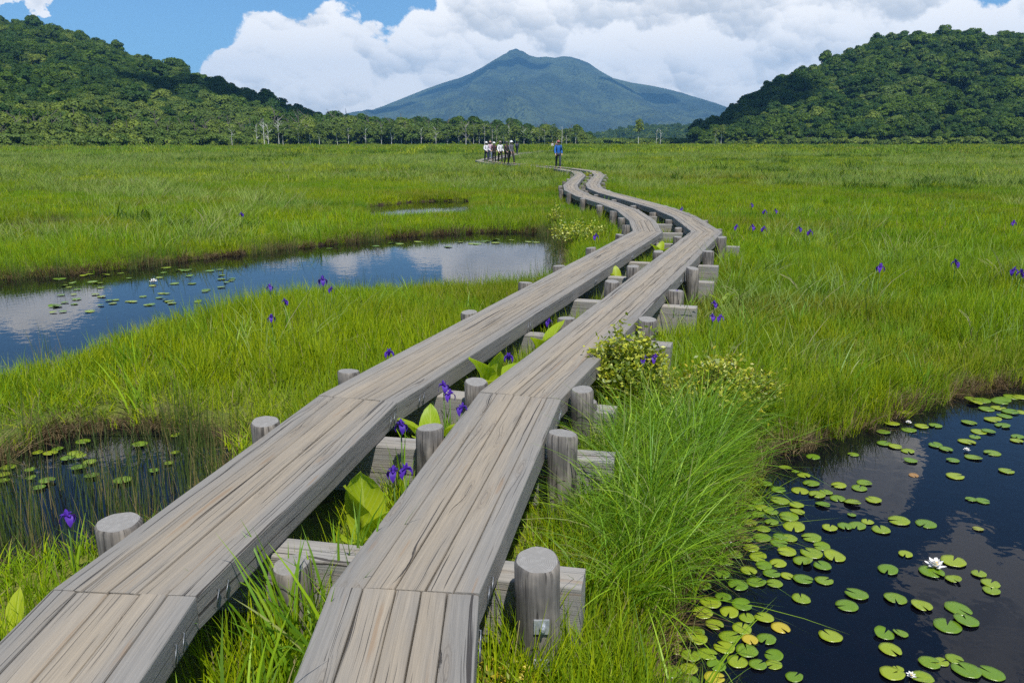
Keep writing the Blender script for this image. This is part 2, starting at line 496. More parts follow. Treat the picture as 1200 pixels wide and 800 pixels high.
gap = np.array([un(425, 242, 0), un(490, 236, 0), un(555, 235, 0), un(552, 250, .2), un(490, 253, .2), un(432, 256, .2)])
gap2 = np.array([un(-60, 270, 0), un(0, 265, 0), un(50, 262, 0), un(92, 258, 0), un(85, 263, .2), un(20, 270, .2), un(-60, 278, .2)])
PONDS = [right_pond, left_pond, pool, gap, gap2]


def poly_sd(px, py, poly):
    """signed distance to a polygon, positive outside"""
    px = np.asarray(px, float); py = np.asarray(py, float)
    d = np.full(px.shape, 1e18); inside = np.zeros(px.shape, bool)
    n = len(poly)
    for i in range(n):
        ax, ay = poly[i]; bx, by = poly[(i + 1) % n]
        ex, ey = bx - ax, by - ay
        wx, wy = px - ax, py - ay
        t = np.clip((wx * ex + wy * ey) / (ex * ex + ey * ey + 1e-12), 0, 1)
        d = np.minimum(d, (wx - ex * t) ** 2 + (wy - ey * t) ** 2)
        c = ((ay > py) != (by > py)) & (px < ex * (py - ay) / (ey if abs(ey) > 1e-12 else 1e-12) + ax)
        inside ^= c
    d = np.sqrt(d)
    return np.where(inside, -d, d)


def pond_sd(x, y):
    x = np.asarray(x, float); y = np.asarray(y, float)
    s = np.full(x.shape, 1e9)
    for p in PONDS:
        c = p.mean(0); r = np.max(np.hypot(*(p - c).T)) + 4
        k = np.hypot(x - c[0], y - c[1]) < r
        if k.any(): s[k] = np.minimum(s[k], poly_sd(x[k], y[k], p))
    return s + (fbm(x * 2.2, y * 2.2, 3) - .5) * .22


def base_h(x, y):
    d = np.hypot(x, y)
    h = GROUND + (fbm(x * .9 + 3, y * .9, 3) - .5) * .09
    h = h + (fbm(x * .05 + 9, y * .05 + 2, 3) - .5) * .5 * sstep(18, 60, d) * (1 - sstep(600, 1500, d))
    wd = walk_dist(x, y)
    h = h + .20 * sstep(1.3, .2, wd) * sstep(11, 16, y) * (1 - sstep(60, 80, y))
    return h


def ground_h(x, y, sd=None):
    x = np.asarray(x, float); y = np.asarray(y, float)
    if sd is None: sd = pond_sd(x, y)
    k = sstep(-.28, .12, sd)
    b = base_h(x, y)
    b = np.where(sd < 8, GROUND + (b - GROUND) * (.3 + .7 * sstep(.5, 8, sd)), b)
    return -.5 * (1 - k) + b * k


# ------------------------------------------------------------------ ground sheet: polar grid, fine in front
def build_ground():
    fr = np.radians(np.arange(-50, 50.01, .26))
    bk = np.radians(np.arange(53, 307.1, 3.0))
    ang = np.concatenate([fr, bk])
    rad = [.15, .35]
    while rad[-1] < 70: rad.append(rad[-1] * 1.0125 + .006)
    while rad[-1] < 9000: rad.append(rad[-1] * 1.06)
    rad = np.array(rad)
    A, D = np.meshgrid(ang, rad)
    x = np.sin(A) * D; y = np.cos(A) * D
    z = ground_h(x, y)
    v = np.stack([x, y, z], -1).reshape(-1, 3)
    na = len(ang); nr = len(rad)
    i = np.arange(nr - 1)[:, None]; j = np.arange(na)[None, :]; j2 = (j + 1) % na
    q = np.stack([i * na + j, i * na + j2, (i + 1) * na + j2, (i + 1) * na + j], -1).reshape(-1, 4)[:, ::-1]
    v = np.vstack([v, [[0, 0, float(ground_h(np.array([0.]), np.array([0.]))[0])]]])
    c = len(v) - 1
    tri = np.stack([np.full(na, c), (np.arange(na) + 1) % na, np.arange(na)], -1)[:, ::-1]
    # make sure faces look up
    me = np_mesh('ground', v, [q, tri], [M['ground']], smooth=True)
    if me.polygons[0].normal.z < 0: me.flip_normals()
    tag(link('ground', me), kind='structure')


def lay_ground():
    build_ground()
    for k, (p, nm) in enumerate(zip(PONDS, ('pond water', 'pond water', 'pool water', 'pool water', 'pool water'))):
        x0, y0 = p.min(0) - .35; x1, y1 = p.max(0) + .35
        b = MB(); z = -.004 * k
        b.add([(x0, y0, z), (x1, y0, z), (x1, y1, z), (x0, y1, z)], [(0, 1, 2, 3)])
        tag(b.build('water', M['water']), kind='structure')


# ------------------------------------------------------------------ boardwalks
LC = [(-1.41, -1.0), (-1.47, 2.69), (-1.03, 5.04), (2.6, 15.31), (2.84, 17.5), (2.92, 20.3), (2.72, 22.8), (2.32, 25.8), (2.15, 29.0), (2.33, 32.4),
      (2.95, 37.6), (3.55, 42.3), (3.75, 47.5), (2.9, 53.5), (1.7, 58.5), (.1, 63), (-2.0, 68.5), (-3.2, 77), (-2.3, 95), (.6, 128), (5, 160), (9.4, 185)]
RC = [(-.38, -1.0), (-.41, 2.71), (.05, 5.11), (3.72, 15.27), (3.97, 18.4), (3.93, 21.0), (3.62, 24.0), (3.2, 27.5), (3.1, 30.2), (3.3, 33.2),
      (3.95, 38.0), (4.6, 42.6), (4.85, 48.2), (3.9, 54.4), (2.65, 59.5), (1.05, 64.2), (-.95, 69.3), (-2.1, 77.4), (-1.2, 95), (1.7, 127.5), (6.1, 159.5), (10.4, 184.5)]
W = .575; TH = .145


def perp(a, b):
    d = Vector((b[0] - a[0], b[1] - a[1])).normalized()
    return d, Vector((d.y, -d.x))


def mitres(c):
    out = []
    for i in range(len(c)):
        ds = []
        if i: ds.append(perp(c[i - 1], c[i])[1])
        if i < len(c) - 1: ds.append(perp(c[i], c[i + 1])[1])
        n = sum(ds, Vector((0, 0))).normalized()
        out.append(n / max(n.dot(ds[0]), .3))
    return out


def plank(b, p0, p1, m0, m1, o0, o1, z0, z1, along0, off, nseg, seed):
    """one beam of a deck span: rounded section swept between two mitred ends. o = offsets across (metres)"""
    prof = []
    r = .008
    for (cx, cz, a0) in ((o1 - r, z1 - r, 0), (o0 + r, z1 - r, 90), (o0 + r, z0 + r, 180), (o1 - r, z0 + r, 270)):
        for k in range(3):
            t = R(a0 + 45 * k); prof.append((cx + r * math.cos(t), cz + r * math.sin(t)))
    n = len(prof)
    # section perimeter for the grain coordinates
    per = [0]
    for k in range(1, n): per.append(per[-1] + math.dist(prof[k], prof[k - 1]))
    vs = []; uv = []; uv2 = []
    L = math.dist(p0, p1)
    rr = random.Random(seed)
    for s in range(nseg + 1):
        t = s / nseg
        c = Vector(p0).lerp(Vector(p1), t); mm = m0.lerp(m1, t)
        jit = 0 if s in (0, nseg) else rr.uniform(-.0018, .0018)
        jz = rr.uniform(-.0022, .0012)
        for k, (o, z) in enumerate(prof):
            q = c + mm * (o + jit)
            vs.append((q.x, q.y, z + jz + (rr.uniform(-.0008, .0008))))
            uv.append((along0 + t * L + off, per[k] + off * 1.7)); uv2.append((along0 + t * L, (o + W / 2) / W))
    fs = [(s * n + k, s * n + (k + 1) % n, (s + 1) * n + (k + 1) % n, (s + 1) * n + k) for s in range(nseg) for k in range(n)]
    fs = [f[::-1] for f in fs]
    fs.append(tuple(range(n))); fs.append(tuple(nseg * n + k for k in range(n))[::-1])
    b.add(vs, fs, uv, uv2)


def staple(parent, p, n, d):
    """iron dog clamp on the flank of a deck"""
    b = MB()
    up = Vector((0, 0, 1)); nn = Vector((n.x, n.y, 0)); dd = Vector((d.x, d.y, 0))
    for s in (-1, 1):
        c = p + dd * (.035 * s) + nn * .004
        b.tube([c - up * .035 - nn * .02, c - up * .035 + nn * .004, c + up * .025 + nn * .004 + dd * .03, c + up * .025 - nn * .02 + dd * .03], .0036, 6)
    b.build('clamp', M['steel'], parent, smooth=True)


def boardwalk(C, label, seed):
    root = thing('boardwalk', label, 'boardwalk', (C[0][0], C[0][1], 0))
    rx, ry = C[0]
    cl = [(x - rx, y - ry) for x, y in C]
    ms = mitres(cl)
    along = 0
    rr = random.Random(seed)
    for i in range(len(cl) - 1):
        p0, p1 = cl[i], cl[i + 1]
        L = math.dist(p0, p1)
        near = C[i][1] < 16
        sp = None
        d, nrm = perp(p0, p1)
        g = .0025
        q0 = Vector(p0) + d * g; q1 = Vector(p1) - d * g
        npl = 5 if near else 4
        ws = [rr.uniform(.85, 1.15) for _ in range(npl)]; tot = sum(ws)
        o = -W / 2
        span = None
        for k, w in enumerate(ws):
            wid = W * w / tot
            b = MB()
            dz = rr.uniform(-.004, .003)
            plank(b, q0, q1, ms[i], ms[i + 1], o + .002, o + wid - .002, DECK - TH + rr.uniform(0, .004), DECK + dz, along, rr.uniform(0, 60), max(2, int(L / .35)) if near else 2, rr.random())
            if span is None:
                span = b.build('deck_span', M['deck'], root, smooth=False)
            else:
                b.build('plank', M['deck'], span)
            o += wid
        if C[i][1] < 14:
            for t in ((.06, .94) if L < 4 else (.03, .25, .5, .72, .97)):
                c = Vector(p0).lerp(Vector(p1), t); mm = ms[i].lerp(ms[i + 1], t)
                q = c + mm * (W / 2 + .001)
                staple(span, Vector((q.x, q.y, DECK - .075)), nrm, d)
        along += L
    return root


bwL = boardwalk(LC, 'left of the two weathered plank boardwalks, winding across the marsh from the lower left corner', 1)
bwR = boardwalk(RC, 'right of the two weathered plank boardwalks, starting at the bottom centre beside the lily pond', 2)


def side_at(C, y, side):
    """edge point of a centreline where its flank reaches y"""
    best = None
    for i in range(len(C) - 1):
        d, n = perp(C[i], C[i + 1])
        L = math.dist(C[i], C[i + 1])
        for s in range(60):
            p = Vector(C[i]) + d * (L * s / 60) + n * (W / 2 * side)
            e = abs(p.y - y)
            if best is None or e < best[0] - 1e-6: best = (e, p, d, n)
    return best[1:]


def log_post(x, y, top, r, parent, seed, bot=None, plates=False, tilt=0):
    rr = random.Random(seed)
    b = MB(); n = 28
    bot = -.35 if bot is None else bot
    zs = [bot, bot + (top - bot) * .3, bot + (top - bot) * .6, bot + (top - bot) * .85, top - .012, top]
    rads = [r * 1.02, r * 1.0, r * .99, r * 1.0, r, r * .9]
    w1, w2, w3 = rr.uniform(0, 6), rr.uniform(0, 6), rr.uniform(0, 6)
    wob = [1 + .035 * math.sin(2 * 2 * math.pi * k / n + w1) + .025 * math.sin(3 * 2 * math.pi * k / n + w2) + .02 * math.sin(7 * 2 * math.pi * k / n + w3) for k in range(n)]
    if not tilt: tilt = rr.uniform(-.03, .03)
    off = rr.uniform(0, 50)
    vs = []; uv = []
    sl = rr.uniform(-.12, .12), rr.uniform(-.06, .16)
    for zi, (z, q) in enumerate(zip(zs, rads)):
        for k in range(n):
            t = 2 * math.pi * k / n
            px, py = q * wob[k] * math.cos(t), q * wob[k] * math.sin(t)
            zz = z + (px * sl[0] + py * sl[1] if zi >= 4 else 0)
            vs.append((px + tilt * (z - top), py, zz)); uv.append((z + off, r * t + off))
    fs = [(i * n + k, i * n + (k + 1) % n, (i + 1) * n + (k + 1) % n, (i + 1) * n + k) for i in range(len(zs) - 1) for k in range(n)]
    b.add(vs, fs, uv, mi=0)
    m = (len(zs) - 1) * n
    b.add(vs[m:], [tuple(range(n))], uv[m:], mi=1)
    o = b.build('post', [M['post'], M['post_end']], parent, loc=(x, y, 0))
    me = o.data
    for p in me.polygons: p.use_smooth = len(p.vertices) == 4
    if plates:
        for z in (top - .24, top - .42):
            pb = MB()
            pb.box((.015, -r - .004, z), (.062, .010, .062))
            pb.tube([(.02, -r - .004, z), (.02, -r - .022, z)], .013, 6)
            pb.tube([(.02, -r - .02, z), (.02, -r - .035, z)], .007, 8)
            pb.build('bolt_plate', M['plate'], o)
    return o


def beam_box(a, b_, z0, z1, t, parent, seed):
    """squared cross timber from a to b"""
    d = Vector((b_[0] - a[0], b_[1] - a[1])); L = d.length; d.normalize(); n = Vector((d.y, -d.x))
    off = random.Random(seed).uniform(0, 80)
    mb = MB(); r = .008
    prof = []
    for (cx, cz, a0) in ((t / 2 - r, z1 - r, 0), (-t / 2 + r, z1 - r, 90), (-t / 2 + r, z0 + r, 180), (t / 2 - r, z0 + r, 270)):
        for k in range(3):
            q = R(a0 + 45 * k); prof.append((cx + r * math.cos(q), cz + r * math.sin(q)))
    N = len(prof); per = [0]
    for k in range(1, N): per.append(per[-1] + math.dist(prof[k], prof[k - 1]))
    vs = []; uv = []
    for s in range(9):
        p = Vector(a) + d * (L * s / 8)
        for k, (o, z) in enumerate(prof):
            q = p + n * o; vs.append((q.x, q.y, z)); uv.append((L * s / 8 + off, per[k] + off))
    fs = [(s * N + (k + 1) % N, s * N + k, (s + 1) * N + k, (s + 1) * N + (k + 1) % N)[::1] for s in range(8) for k in range(N)]
    fs.append(tuple(range(N))); fs.append(tuple(8 * N + k for k in range(N))[::-1])
    mb.add(vs, fs, uv)
    return mb.build('crossbeam', M['beam'], parent)


ordn = ['nearest', 'second', 'third', 'fourth', 'fifth', 'sixth', 'seventh', 'eighth']
sup_y = [2.95, 4.3, 5.15, 7.32, 9.15, 10.35, 12.2, 14.1] + [16.2, 18, 20, 22.2, 24.5, 27, 29.5, 32, 35, 38, 41, 44, 48]
for i, y in enumerate(sup_y):
    pr, d, n = side_at(RC, y, 1)
    # across direction of both walks here
    pl = None; bl = 1e9
    for k in range(400):
        # left walk's outer flank on the line through pr along -n
        q, dd, nn = side_at(LC, y + (-1.5 + k * .01) * 1.0, -1) if k % 10 == 0 else (None, None, None)
        if q is None: continue
        e = abs((q - pr).dot(d))
        if e < bl: bl = e; pl = q
    ax = (pr - pl).normalized(); fw = Vector((-ax.y, ax.x))
    rr = random.Random(100 + i)
    gz = GROUND
    if i < 8:
        lab = ('nearest timber support under the boardwalks, its right post bolted with two square steel plates' if i == 0 else
               f'{ordn[i]} timber support under the two boardwalks counted from the foreground, of log posts and crossbeam')
        root = thing('boardwalk_support', lab, 'timber support', (pl.x, pl.y, 0), group='timber supports carrying the boardwalks')
    else:
        root = thing('boardwalk_support', 'small grey timber support under the far winding stretch of the boardwalks', 'timber support', (pl.x, pl.y, 0), group='timber supports under the far boardwalk')
    o = pl
    bt = .17 if i < 4 else .15
    rad = .095 if i == 0 else rr.uniform(.078, .088)
    ctr = fw * (rad + bt / 2 + .004) * (-1 if i in (3, 4, 6) else 1)
    a = pl - ax * (rr.uniform(.16, .24) if i < 8 else .15) + ctr - o
    b2 = pr + ax * (.35 if i == 0 else rr.uniform(.28, .4) if i < 8 else .2) + ctr - o
    beam_box(a, b2, .51 - TH * 0 - .32 - .004, DECK - TH - .004, bt, root, i)
    P = pr + ax * (rad + (.085 if i == 0 else .02)) - o
    log_post(P.x, P.y, DECK + (.02 if i == 0 else rr.uniform(-.02, .05) if i < 8 else -.05), rad, root, i * 3, plates=(i == 0))
    P = pl - ax * (rad + .02) - o
    log_post(P.x, P.y, DECK + rr.uniform(-.03, .03), rad, root, i * 3 + 1)
    # inner post beside the right walk
    qi, dd, nn = side_at(RC, y + .34 * .8 if i > 1 else y + .12, -1)
    P = qi - ax * (rad + .02) - o
    if i == 0:
        ql, dd, nn = side_at(LC, 3.2, 1); P = ql + ax * (rad + .02) - o
        log_post(P.x, P.y, DECK - .15, rad * .9, root, i * 3 + 2)
    else:
        log_post(P.x, P.y, DECK + (rr.uniform(-.02, .05) if i < 8 else -.06), rad, root, i * 3 + 2)

# lone extra sleepers seen beside the right walk
for (x, y, zt, lab) in ((690, 470, .56, 'short pair-cut log stub half hidden in sedge beside the yellow shrub'),):
    px_, py_ = un(x, y, zt)
    t = thing('log_stub', lab, 'log', (px_, py_, 0))
    log_post(0, 0, zt, .06, t, 77)


def walk_dist(x, y):
    """signed distance outside the nearest boardwalk footprint, and whether between the two"""
    x = np.asarray(x, float); y = np.asarray(y, float)
    out = np.full(x.shape, 1e9)
    for C in (LC, RC):
        for i in range(len(C) - 1):
            ax, ay = C[i]; bx, by = C[i + 1]
            ex, ey = bx - ax, by - ay
            t = np.clip(((x - ax) * ex + (y - ay) * ey) / (ex * ex + ey * ey), 0, 1)
            out = np.minimum(out, np.hypot(x - ax - ex * t, y - ay - ey * t) - W / 2)
    return out


lay_ground()

# ------------------------------------------------------------------ grass: tuft meshes scattered by geometry nodes
def tuft(name, n, rad, h0, h1, w, droop, m, seed, seg=4, clump=1.0, wind=(.15, .1), lean=.25):
    g = np.random.default_rng(seed)
    r = rad * np.sqrt(g.random(n)) * clump; th = g.random(n) * 2 * np.pi
    bx, by = r * np.cos(th), r * np.sin(th)
    H = h0 + (h1 - h0) * g.random(n) ** .8
    dirn = th + g.normal(0, 1.2, n)
    ln = lean * (.3 + g.random(n)) * H
    dx = np.cos(dirn) * ln + wind[0] * H * g.random(n); dy = np.sin(dirn) * ln + wind[1] * H * g.random(n)
    fa = g.random(n) * np.pi
    wx, wy = np.cos(fa) * w / 2, np.sin(fa) * w / 2
    dr = droop * g.random(n) * H
    tint = g.random(n)
    V = []; T = []
    for s in range(seg):
        t = s / seg
        k = t ** 1.6
        px = bx + dx * k * (1 + .6 * droop); py = by + dy * k * (1 + .6 * droop)
        pz = H * t - dr * t ** 3 - .05 * (t == 0)
        ww = (1 - .75 * t ** 1.5)
        V.append(np.stack([px - wx * ww, py - wy * ww, pz], -1)); V.append(np.stack([px + wx * ww, py + wy * ww, pz], -1))
    k = 1
    V.append(np.stack([bx + dx * (1 + .6 * droop), by + dy * (1 + .6 * droop), H - dr], -1))
    V = np.stack(V, 1)            # n, 2seg+1, 3
    nv = 2 * seg + 1
    base = np.arange(n)[:, None] * nv
    quads = np.concatenate([base + np.array([[2 * s, 2 * s + 1, 2 * s + 3, 2 * s + 2]]) for s in range(seg - 1)], 0)
    tri = base + np.array([[2 * seg - 2, 2 * seg - 1, 2 * seg]])
    me = np_mesh(name, V.reshape(-1, 3), [quads, tri], [m], smooth=True, attrs={'tint': np.repeat(tint, nv)})
    return bpy.data.objects.new(name, me)


def coll(name, objs):
    c = bpy.data.collections.new(name)
    for o in objs: c.objects.link(o)
    return c


def scatter(name, pts, rots, scl, idx, collection, label=None, cat=None):
    """one object whose geometry nodes place the tufts"""
    pts = np.asarray(pts, np.float32); n = len(pts)
    me = bpy.data.meshes.new(name)
    me.vertices.add(n); me.vertices.foreach_set('co', pts.ravel())
    a = me.attributes.new('rot', 'FLOAT_VECTOR', 'POINT'); a.data.foreach_set('vector', np.asarray(rots, np.float32).ravel())
    scl = np.asarray(scl, np.float32)
    if scl.ndim == 1: scl = np.stack([scl] * 3, -1)
    a = me.attributes.new('scl', 'FLOAT_VECTOR', 'POINT'); a.data.foreach_set('vector', scl.ravel())
    a = me.attributes.new('idx', 'INT', 'POINT'); a.data.foreach_set('value', np.asarray(idx, np.int32))
    o = link(name, me)
    ng = bpy.data.node_groups.new(name + ' scatter', 'GeometryNodeTree')
    ng.interface.new_socket('Geometry', in_out='INPUT', socket_type='NodeSocketGeometry')
    ng.interface.new_socket('Geometry', in_out='OUTPUT', socket_type='NodeSocketGeometry')
    N = ng.nodes; L = ng.links
    gi = N.new('NodeGroupInput'); go = N.new('NodeGroupOutput')
    ip = N.new('GeometryNodeInstanceOnPoints'); ci = N.new('GeometryNodeCollectionInfo')
    ci.inputs['Collection'].default_value = collection
    ci.inputs['Separate Children'].default_value = True
    ci.inputs['Reset Children'].default_value = True

    def named(t, nm):
        nd = N.new('GeometryNodeInputNamedAttribute'); nd.data_type = t; nd.inputs['Name'].default_value = nm
        return [s for s in nd.outputs if s.enabled][0]
    L.new(gi.outputs[0], ip.inputs['Points']); L.new(ci.outputs[0], ip.inputs['Instance'])
    ip.inputs['Pick Instance'].default_value = True
    L.new(named('INT', 'idx'), ip.inputs['Instance Index'])
    L.new(named('FLOAT_VECTOR', 'rot'), ip.inputs['Rotation'])
    L.new(named('FLOAT_VECTOR', 'scl'), ip.inputs['Scale'])
    L.new(ip.outputs[0], go.inputs[0])
    md = o.modifiers.new('scatter', 'NODES'); md.node_group = ng
    tag(o, label, cat, kind='stuff')
    return o


def sector(n, d0, d1, half=.80, g=None):
    """points spread evenly over the ground in view (and some beyond both sides)"""
    g = g or rng
    d = np.sqrt(d0 ** 2 + (d1 ** 2 - d0 ** 2) * g.random(n))
    return (2 * g.random(n) - 1) * half * d, d


def place(x, y, hscale, g, tilt=.12):
    z = ground_h(x, y)
    rot = np.stack([g.normal(0, tilt, len(x)), g.normal(0, tilt, len(x)), g.random(len(x)) * 2 * np.pi], -1)
    return np.stack([x, y, z - .01], -1), rot


gr = np.random.default_rng(11)
near_c = coll('near_tufts', [tuft('sedge_tuft', 46, .16, .22, .46, .0066, .3, M['grass'], 20 + k) for k in range(5)] +
              [tuft('sedge_tuft', 36, .17, .16, .36, .0085, .4, M['grass'], 30 + k) for k in range(3)])
mid_c = coll('mid_tufts', [tuft('sedge_tuft', 90, .38, .18, .40, .012, .3, M['grass'], 40 + k, seg=3) for k in range(5)])
far_c = coll('far_tufts', [tuft('sedge_tuft', 210, 1.3, .18, .42, .036, .3, M['grass_far'], 50 + k, seg=3) for k in range(5)])
vfar_c = coll('vfar_tufts', [tuft('sedge_tuft', 420, 5.0, .22, .5, .11, .2, M['grass_far'], 60 + k, seg=2) for k in range(4)])


def hmap(x, y):
    a = .35 + 1.15 * fbm(x * .55 + 40, y * .75 + 11, 3) * (.7 + .6 * fbm(x * .06 + 4, y * .06 + 1, 2))
    return a * (1 - .45 * sstep(.56, .68, fbm(x * .05 + 70, y * .12 + 31, 4)) * sstep(14, 30, y))


def grass_layer(name, d0, d1, n, collection, nidx, edge, label, half=.80, hs=1.0):
    x, y = sector(n, d0, d1, half, gr)
    sd = pond_sd(x, y); wd = walk_dist(x, y)
    keep = (sd > edge) & (wd > np.where(y < 9, -.02, -.12))
    x, y, sd, wd = x[keep], y[keep], sd[keep], wd[keep]
    s = hmap(x, y) * hs
    s = s * (.6 + .4 * sstep(0, .9, sd)) * np.where(wd < .06, .62, 1.0)
    s = s * (.55 + .45 * sstep(.1, 1.3, poly_sd(x, y, pool)))
    # keep the planks of the far walks free of tall blades
    s = s * np.where((wd < .25) & (y > 14), .8, 1.0)
    p, r = place(x, y, s, gr)
    sc = np.stack([.85 + .3 * gr.random(len(x)), .85 + .3 * gr.random(len(x)), s * (.85 + .3 * gr.random(len(x)))], -1)
    scatter(name, p, r, sc, gr.integers(0, nidx, len(x)), collection, label, 'grass')


grass_layer('sedge_grass', .9, 8, 2600, near_c, 8, .02, 'fine green sedge covering the marsh around the boardwalks', 1.0)
grass_layer('sedge_grass', 8, 16, 6200, near_c, 8, .02, 'fine yellow green sedge between the lily pools', .8)
grass_layer('sedge_grass', 16, 45, 11500, mid_c, 5, .1, 'green sedge beyond the blue pond', .8)
grass_layer('sedge_grass', 45, 130, 11000, far_c, 5, .6, 'open green sedge marsh in the middle distance', .75)
grass_layer('sedge_grass', 130, 470, 9500, vfar_c, 4, 2, 'far green marsh reaching to the trees', .75)

# lush long sedge on the bank between the right walk and the pond, and tufts between the walks
lush_c = coll('lush_tufts', [tuft('long_sedge', 62, .10, .42, .80, .0075, .75, M['lush'], 70 + k, seg=7, lean=.62, wind=(.08, -.10)) for k in range(4)] +
              [tuft('long_sedge', 26, .12, .35, .75, .012, .6, M['lush'], 170 + k, seg=7, lean=.55, wind=(.05, 0)) for k in range(2)] +
              [tuft('long_sedge', 22, .14, .25, .55, .005, .9, M['dry'], 180 + k, seg=6, lean=.9, wind=(.1, 0)) for k in range(1)])
sword_c = coll('sword_tufts', [tuft('sword_leaves', 16, .09, .3, .55, .014, .3, M['lush'], 80 + k, seg=5, lean=.4) for k in range(4)])


def in_poly(x, y, poly): return poly_sd(x, y, np.array(poly)) < 0


def fill(n, poly, g):
    poly = np.array(poly); a = poly.min(0); b = poly.max(0)
    x = a[0] + (b[0] - a[0]) * g.random(n); y = a[1] + (b[1] - a[1]) * g.random(n)
    k = in_poly(x, y, poly)
    return x[k], y[k]


bank = [(.05, 2.0), (.55, 2.0), (.74, 2.6), (.92, 3.3), (1.13, 4.2), (1.36, 5.0), (1.6, 5.6), (1.5, 6.0), (1.2, 6.0), (.85, 5.3), (.5, 4.7), (.32, 3.9), (.25, 3.3)]
x, y = fill(900, bank, gr)
k = (pond_sd(x, y) > -.02) & (walk_dist(x, y) > .10)
# leave the nearest post and its beam in view
k &= ~((np.abs(x - .2) < .42) & (y < 3.32)) | (gr.random(len(x)) < .0)
x, y = x[k], y[k]
p, r = place(x, y, 1, gr, .15)
# blades hang towards the water
r[:, 2] = gr.normal(-.2, .7, len(x))
s = .62 + .38 * gr.random(len(x)); s *= np.where(x < .55, .75, 1)
scatter('long_sedge', p, r, s * np.where(gr.random(len(x)) < .3, .7, 1), gr.integers(0, 7, len(x)), lush_c, 'long drooping sedge on the bank between right boardwalk and lily pond', 'grass')

between = [(-1.1, 1.2), (-.72, 1.2), (-.70, 2.7), (-.3, 5.0), (.4, 7.3), (1.2, 9.6), (3.1, 15), (2.9, 15.3), (1.0, 10), (.0, 7), (-.7, 5), (-1.1, 2.8)]
x, y = fill(1500, between, gr)
k = walk_dist(x, y) > -.05
k &= (y < 3.3) | (gr.random(len(x)) < .42)
x, y = x[k], y[k]
p, r = place(x, y, 1, gr, .15)
s = np.where(y < 3.3, .95 + .5 * gr.random(len(x)), .55 + .35 * gr.random(len(x)))
scatter('sword_grass', p, r, s, gr.integers(0, 4, len(x)), sword_c, 'broad bladed bright grass growing up between the two boardwalks', 'grass')
x, y = sector(420, 2.2, 26, .75, gr)
k = (pond_sd(x, y) > .05) & ((y > 3.2) | (x < .3)) & (walk_dist(x, y) > .12)
x, y = x[k], y[k]
p, r = place(x, y, 1, gr, .12)
scatter('sword_grass', p, r, .7 + .4 * gr.random(len(x)), gr.integers(0, 4, len(x)), sword_c, 'scattered broad iris leaves among the sedge', 'grass')

# dry brown sedge stubble hanging along the pond edges
dry_c = coll('dry_tufts', [tuft('dry_sedge', 60, .12, .10, .24, .005, .9, M['dry'], 90 + k, seg=4, lean=.9, wind=(0, 0)) for k in range(4)])
x, y = sector(90000, 1.5, 36, .85, gr)
sd = pond_sd(x, y)
k = (sd > -.05) & (sd < .45) & (walk_dist(x, y) > .1) & (poly_sd(x, y, pool) > .5)
x, y = x[k], y[k]
p, r = place(x, y, 1, gr, .16)
scatter('sedge_grass', p, r, np.where(y > 7, .42, .62) + .35 * gr.random(len(x)), gr.integers(0, 8, len(x)), near_c, 'green sedge fringe along the pond banks', 'grass')
x, y = sector(60000, 1.5, 24, .9, gr)
sd = pond_sd(x, y)
k = (sd > -.06) & (sd < .05) & (walk_dist(x, y) > .1) & (poly_sd(x, y, gap) > 1)
x, y = x[k][:2600], y[k][:2600]
p, r = place(x, y, 1, gr, .3); p[:, 2] = np.maximum(p[:, 2], .0)
scatter('dry_sedge', p, r, .6 + .5 * gr.random(len(x)), gr.integers(0, 4, len(x)), dry_c, 'dry brown sedge roots along the pond banks', 'grass')

# thin stalks standing in the small pool and along the shores
reed_c = coll('reed_tufts', [tuft('water_sedge', 14, .16, .28, .6, .0045, .12, M['reed'], 95 + k, seg=4, lean=.12, wind=(.06, 0)) for k in range(4)])
x, y = fill(1500, pool, gr)
sd = pond_sd(x, y)
dens = .12 + .9 * sstep(-.55, -.05, sd) * (fbm(x * 1.5, y * 1.5, 2) > .42)
dens = np.where(x > -2.5 + 0 * y, np.maximum(dens, .45), dens)
k = gr.random(len(x)) < dens * .5
x, y = x[k], y[k]
p, r = place(x, y, 1, gr, .06); p[:, 2] = -.06
x2, y2 = sector(26000, 6, 26, .9, gr); sd = pond_sd(x2, y2)
k = (sd > -.5) & (sd < .0) & (fbm(x2 * 1.2, y2 * 1.2, 2) > .5) & (poly_sd(x2, y2, right_pond) > .3)
x2, y2 = x2[k][:500], y2[k][:500]
p2, r2 = place(x2, y2, 1, gr, .06); p2[:, 2] = -.06
p = np.vstack([p, p2]); r = np.vstack([r, r2])
scatter('water_sedge', p, r, .65 + .5 * gr.random(len(p)), gr.integers(0, 4, len(p)), reed_c, 'thin water sedge standing in the pools', 'reeds')

pale_c = coll('pale_tufts', [tuft('pale_sedge', 60, .5, .38, .6, .012, .5, M['pale'], 130 + k, seg=4, lean=.5, wind=(.3, 0)) for k in range(3)])
x, y = sector(9000, 6, 120, .78, gr)
k = (pond_sd(x, y) > .25) & (walk_dist(x, y) > .35) & (fbm(x * .10 + 90, y * .16 + 18, 4) > .53)
x, y = x[k], y[k]
p, r = place(x, y, 1, gr); r[:, 2] = gr.normal(0, .6, len(x))
scatter('pale_sedge', p, r, (.75 + .4 * gr.random(len(p))) * (1 + y / 140), gr.integers(0, 3, len(p)), pale_c, 'drifts of pale feathery sedge in the marsh', 'grass')

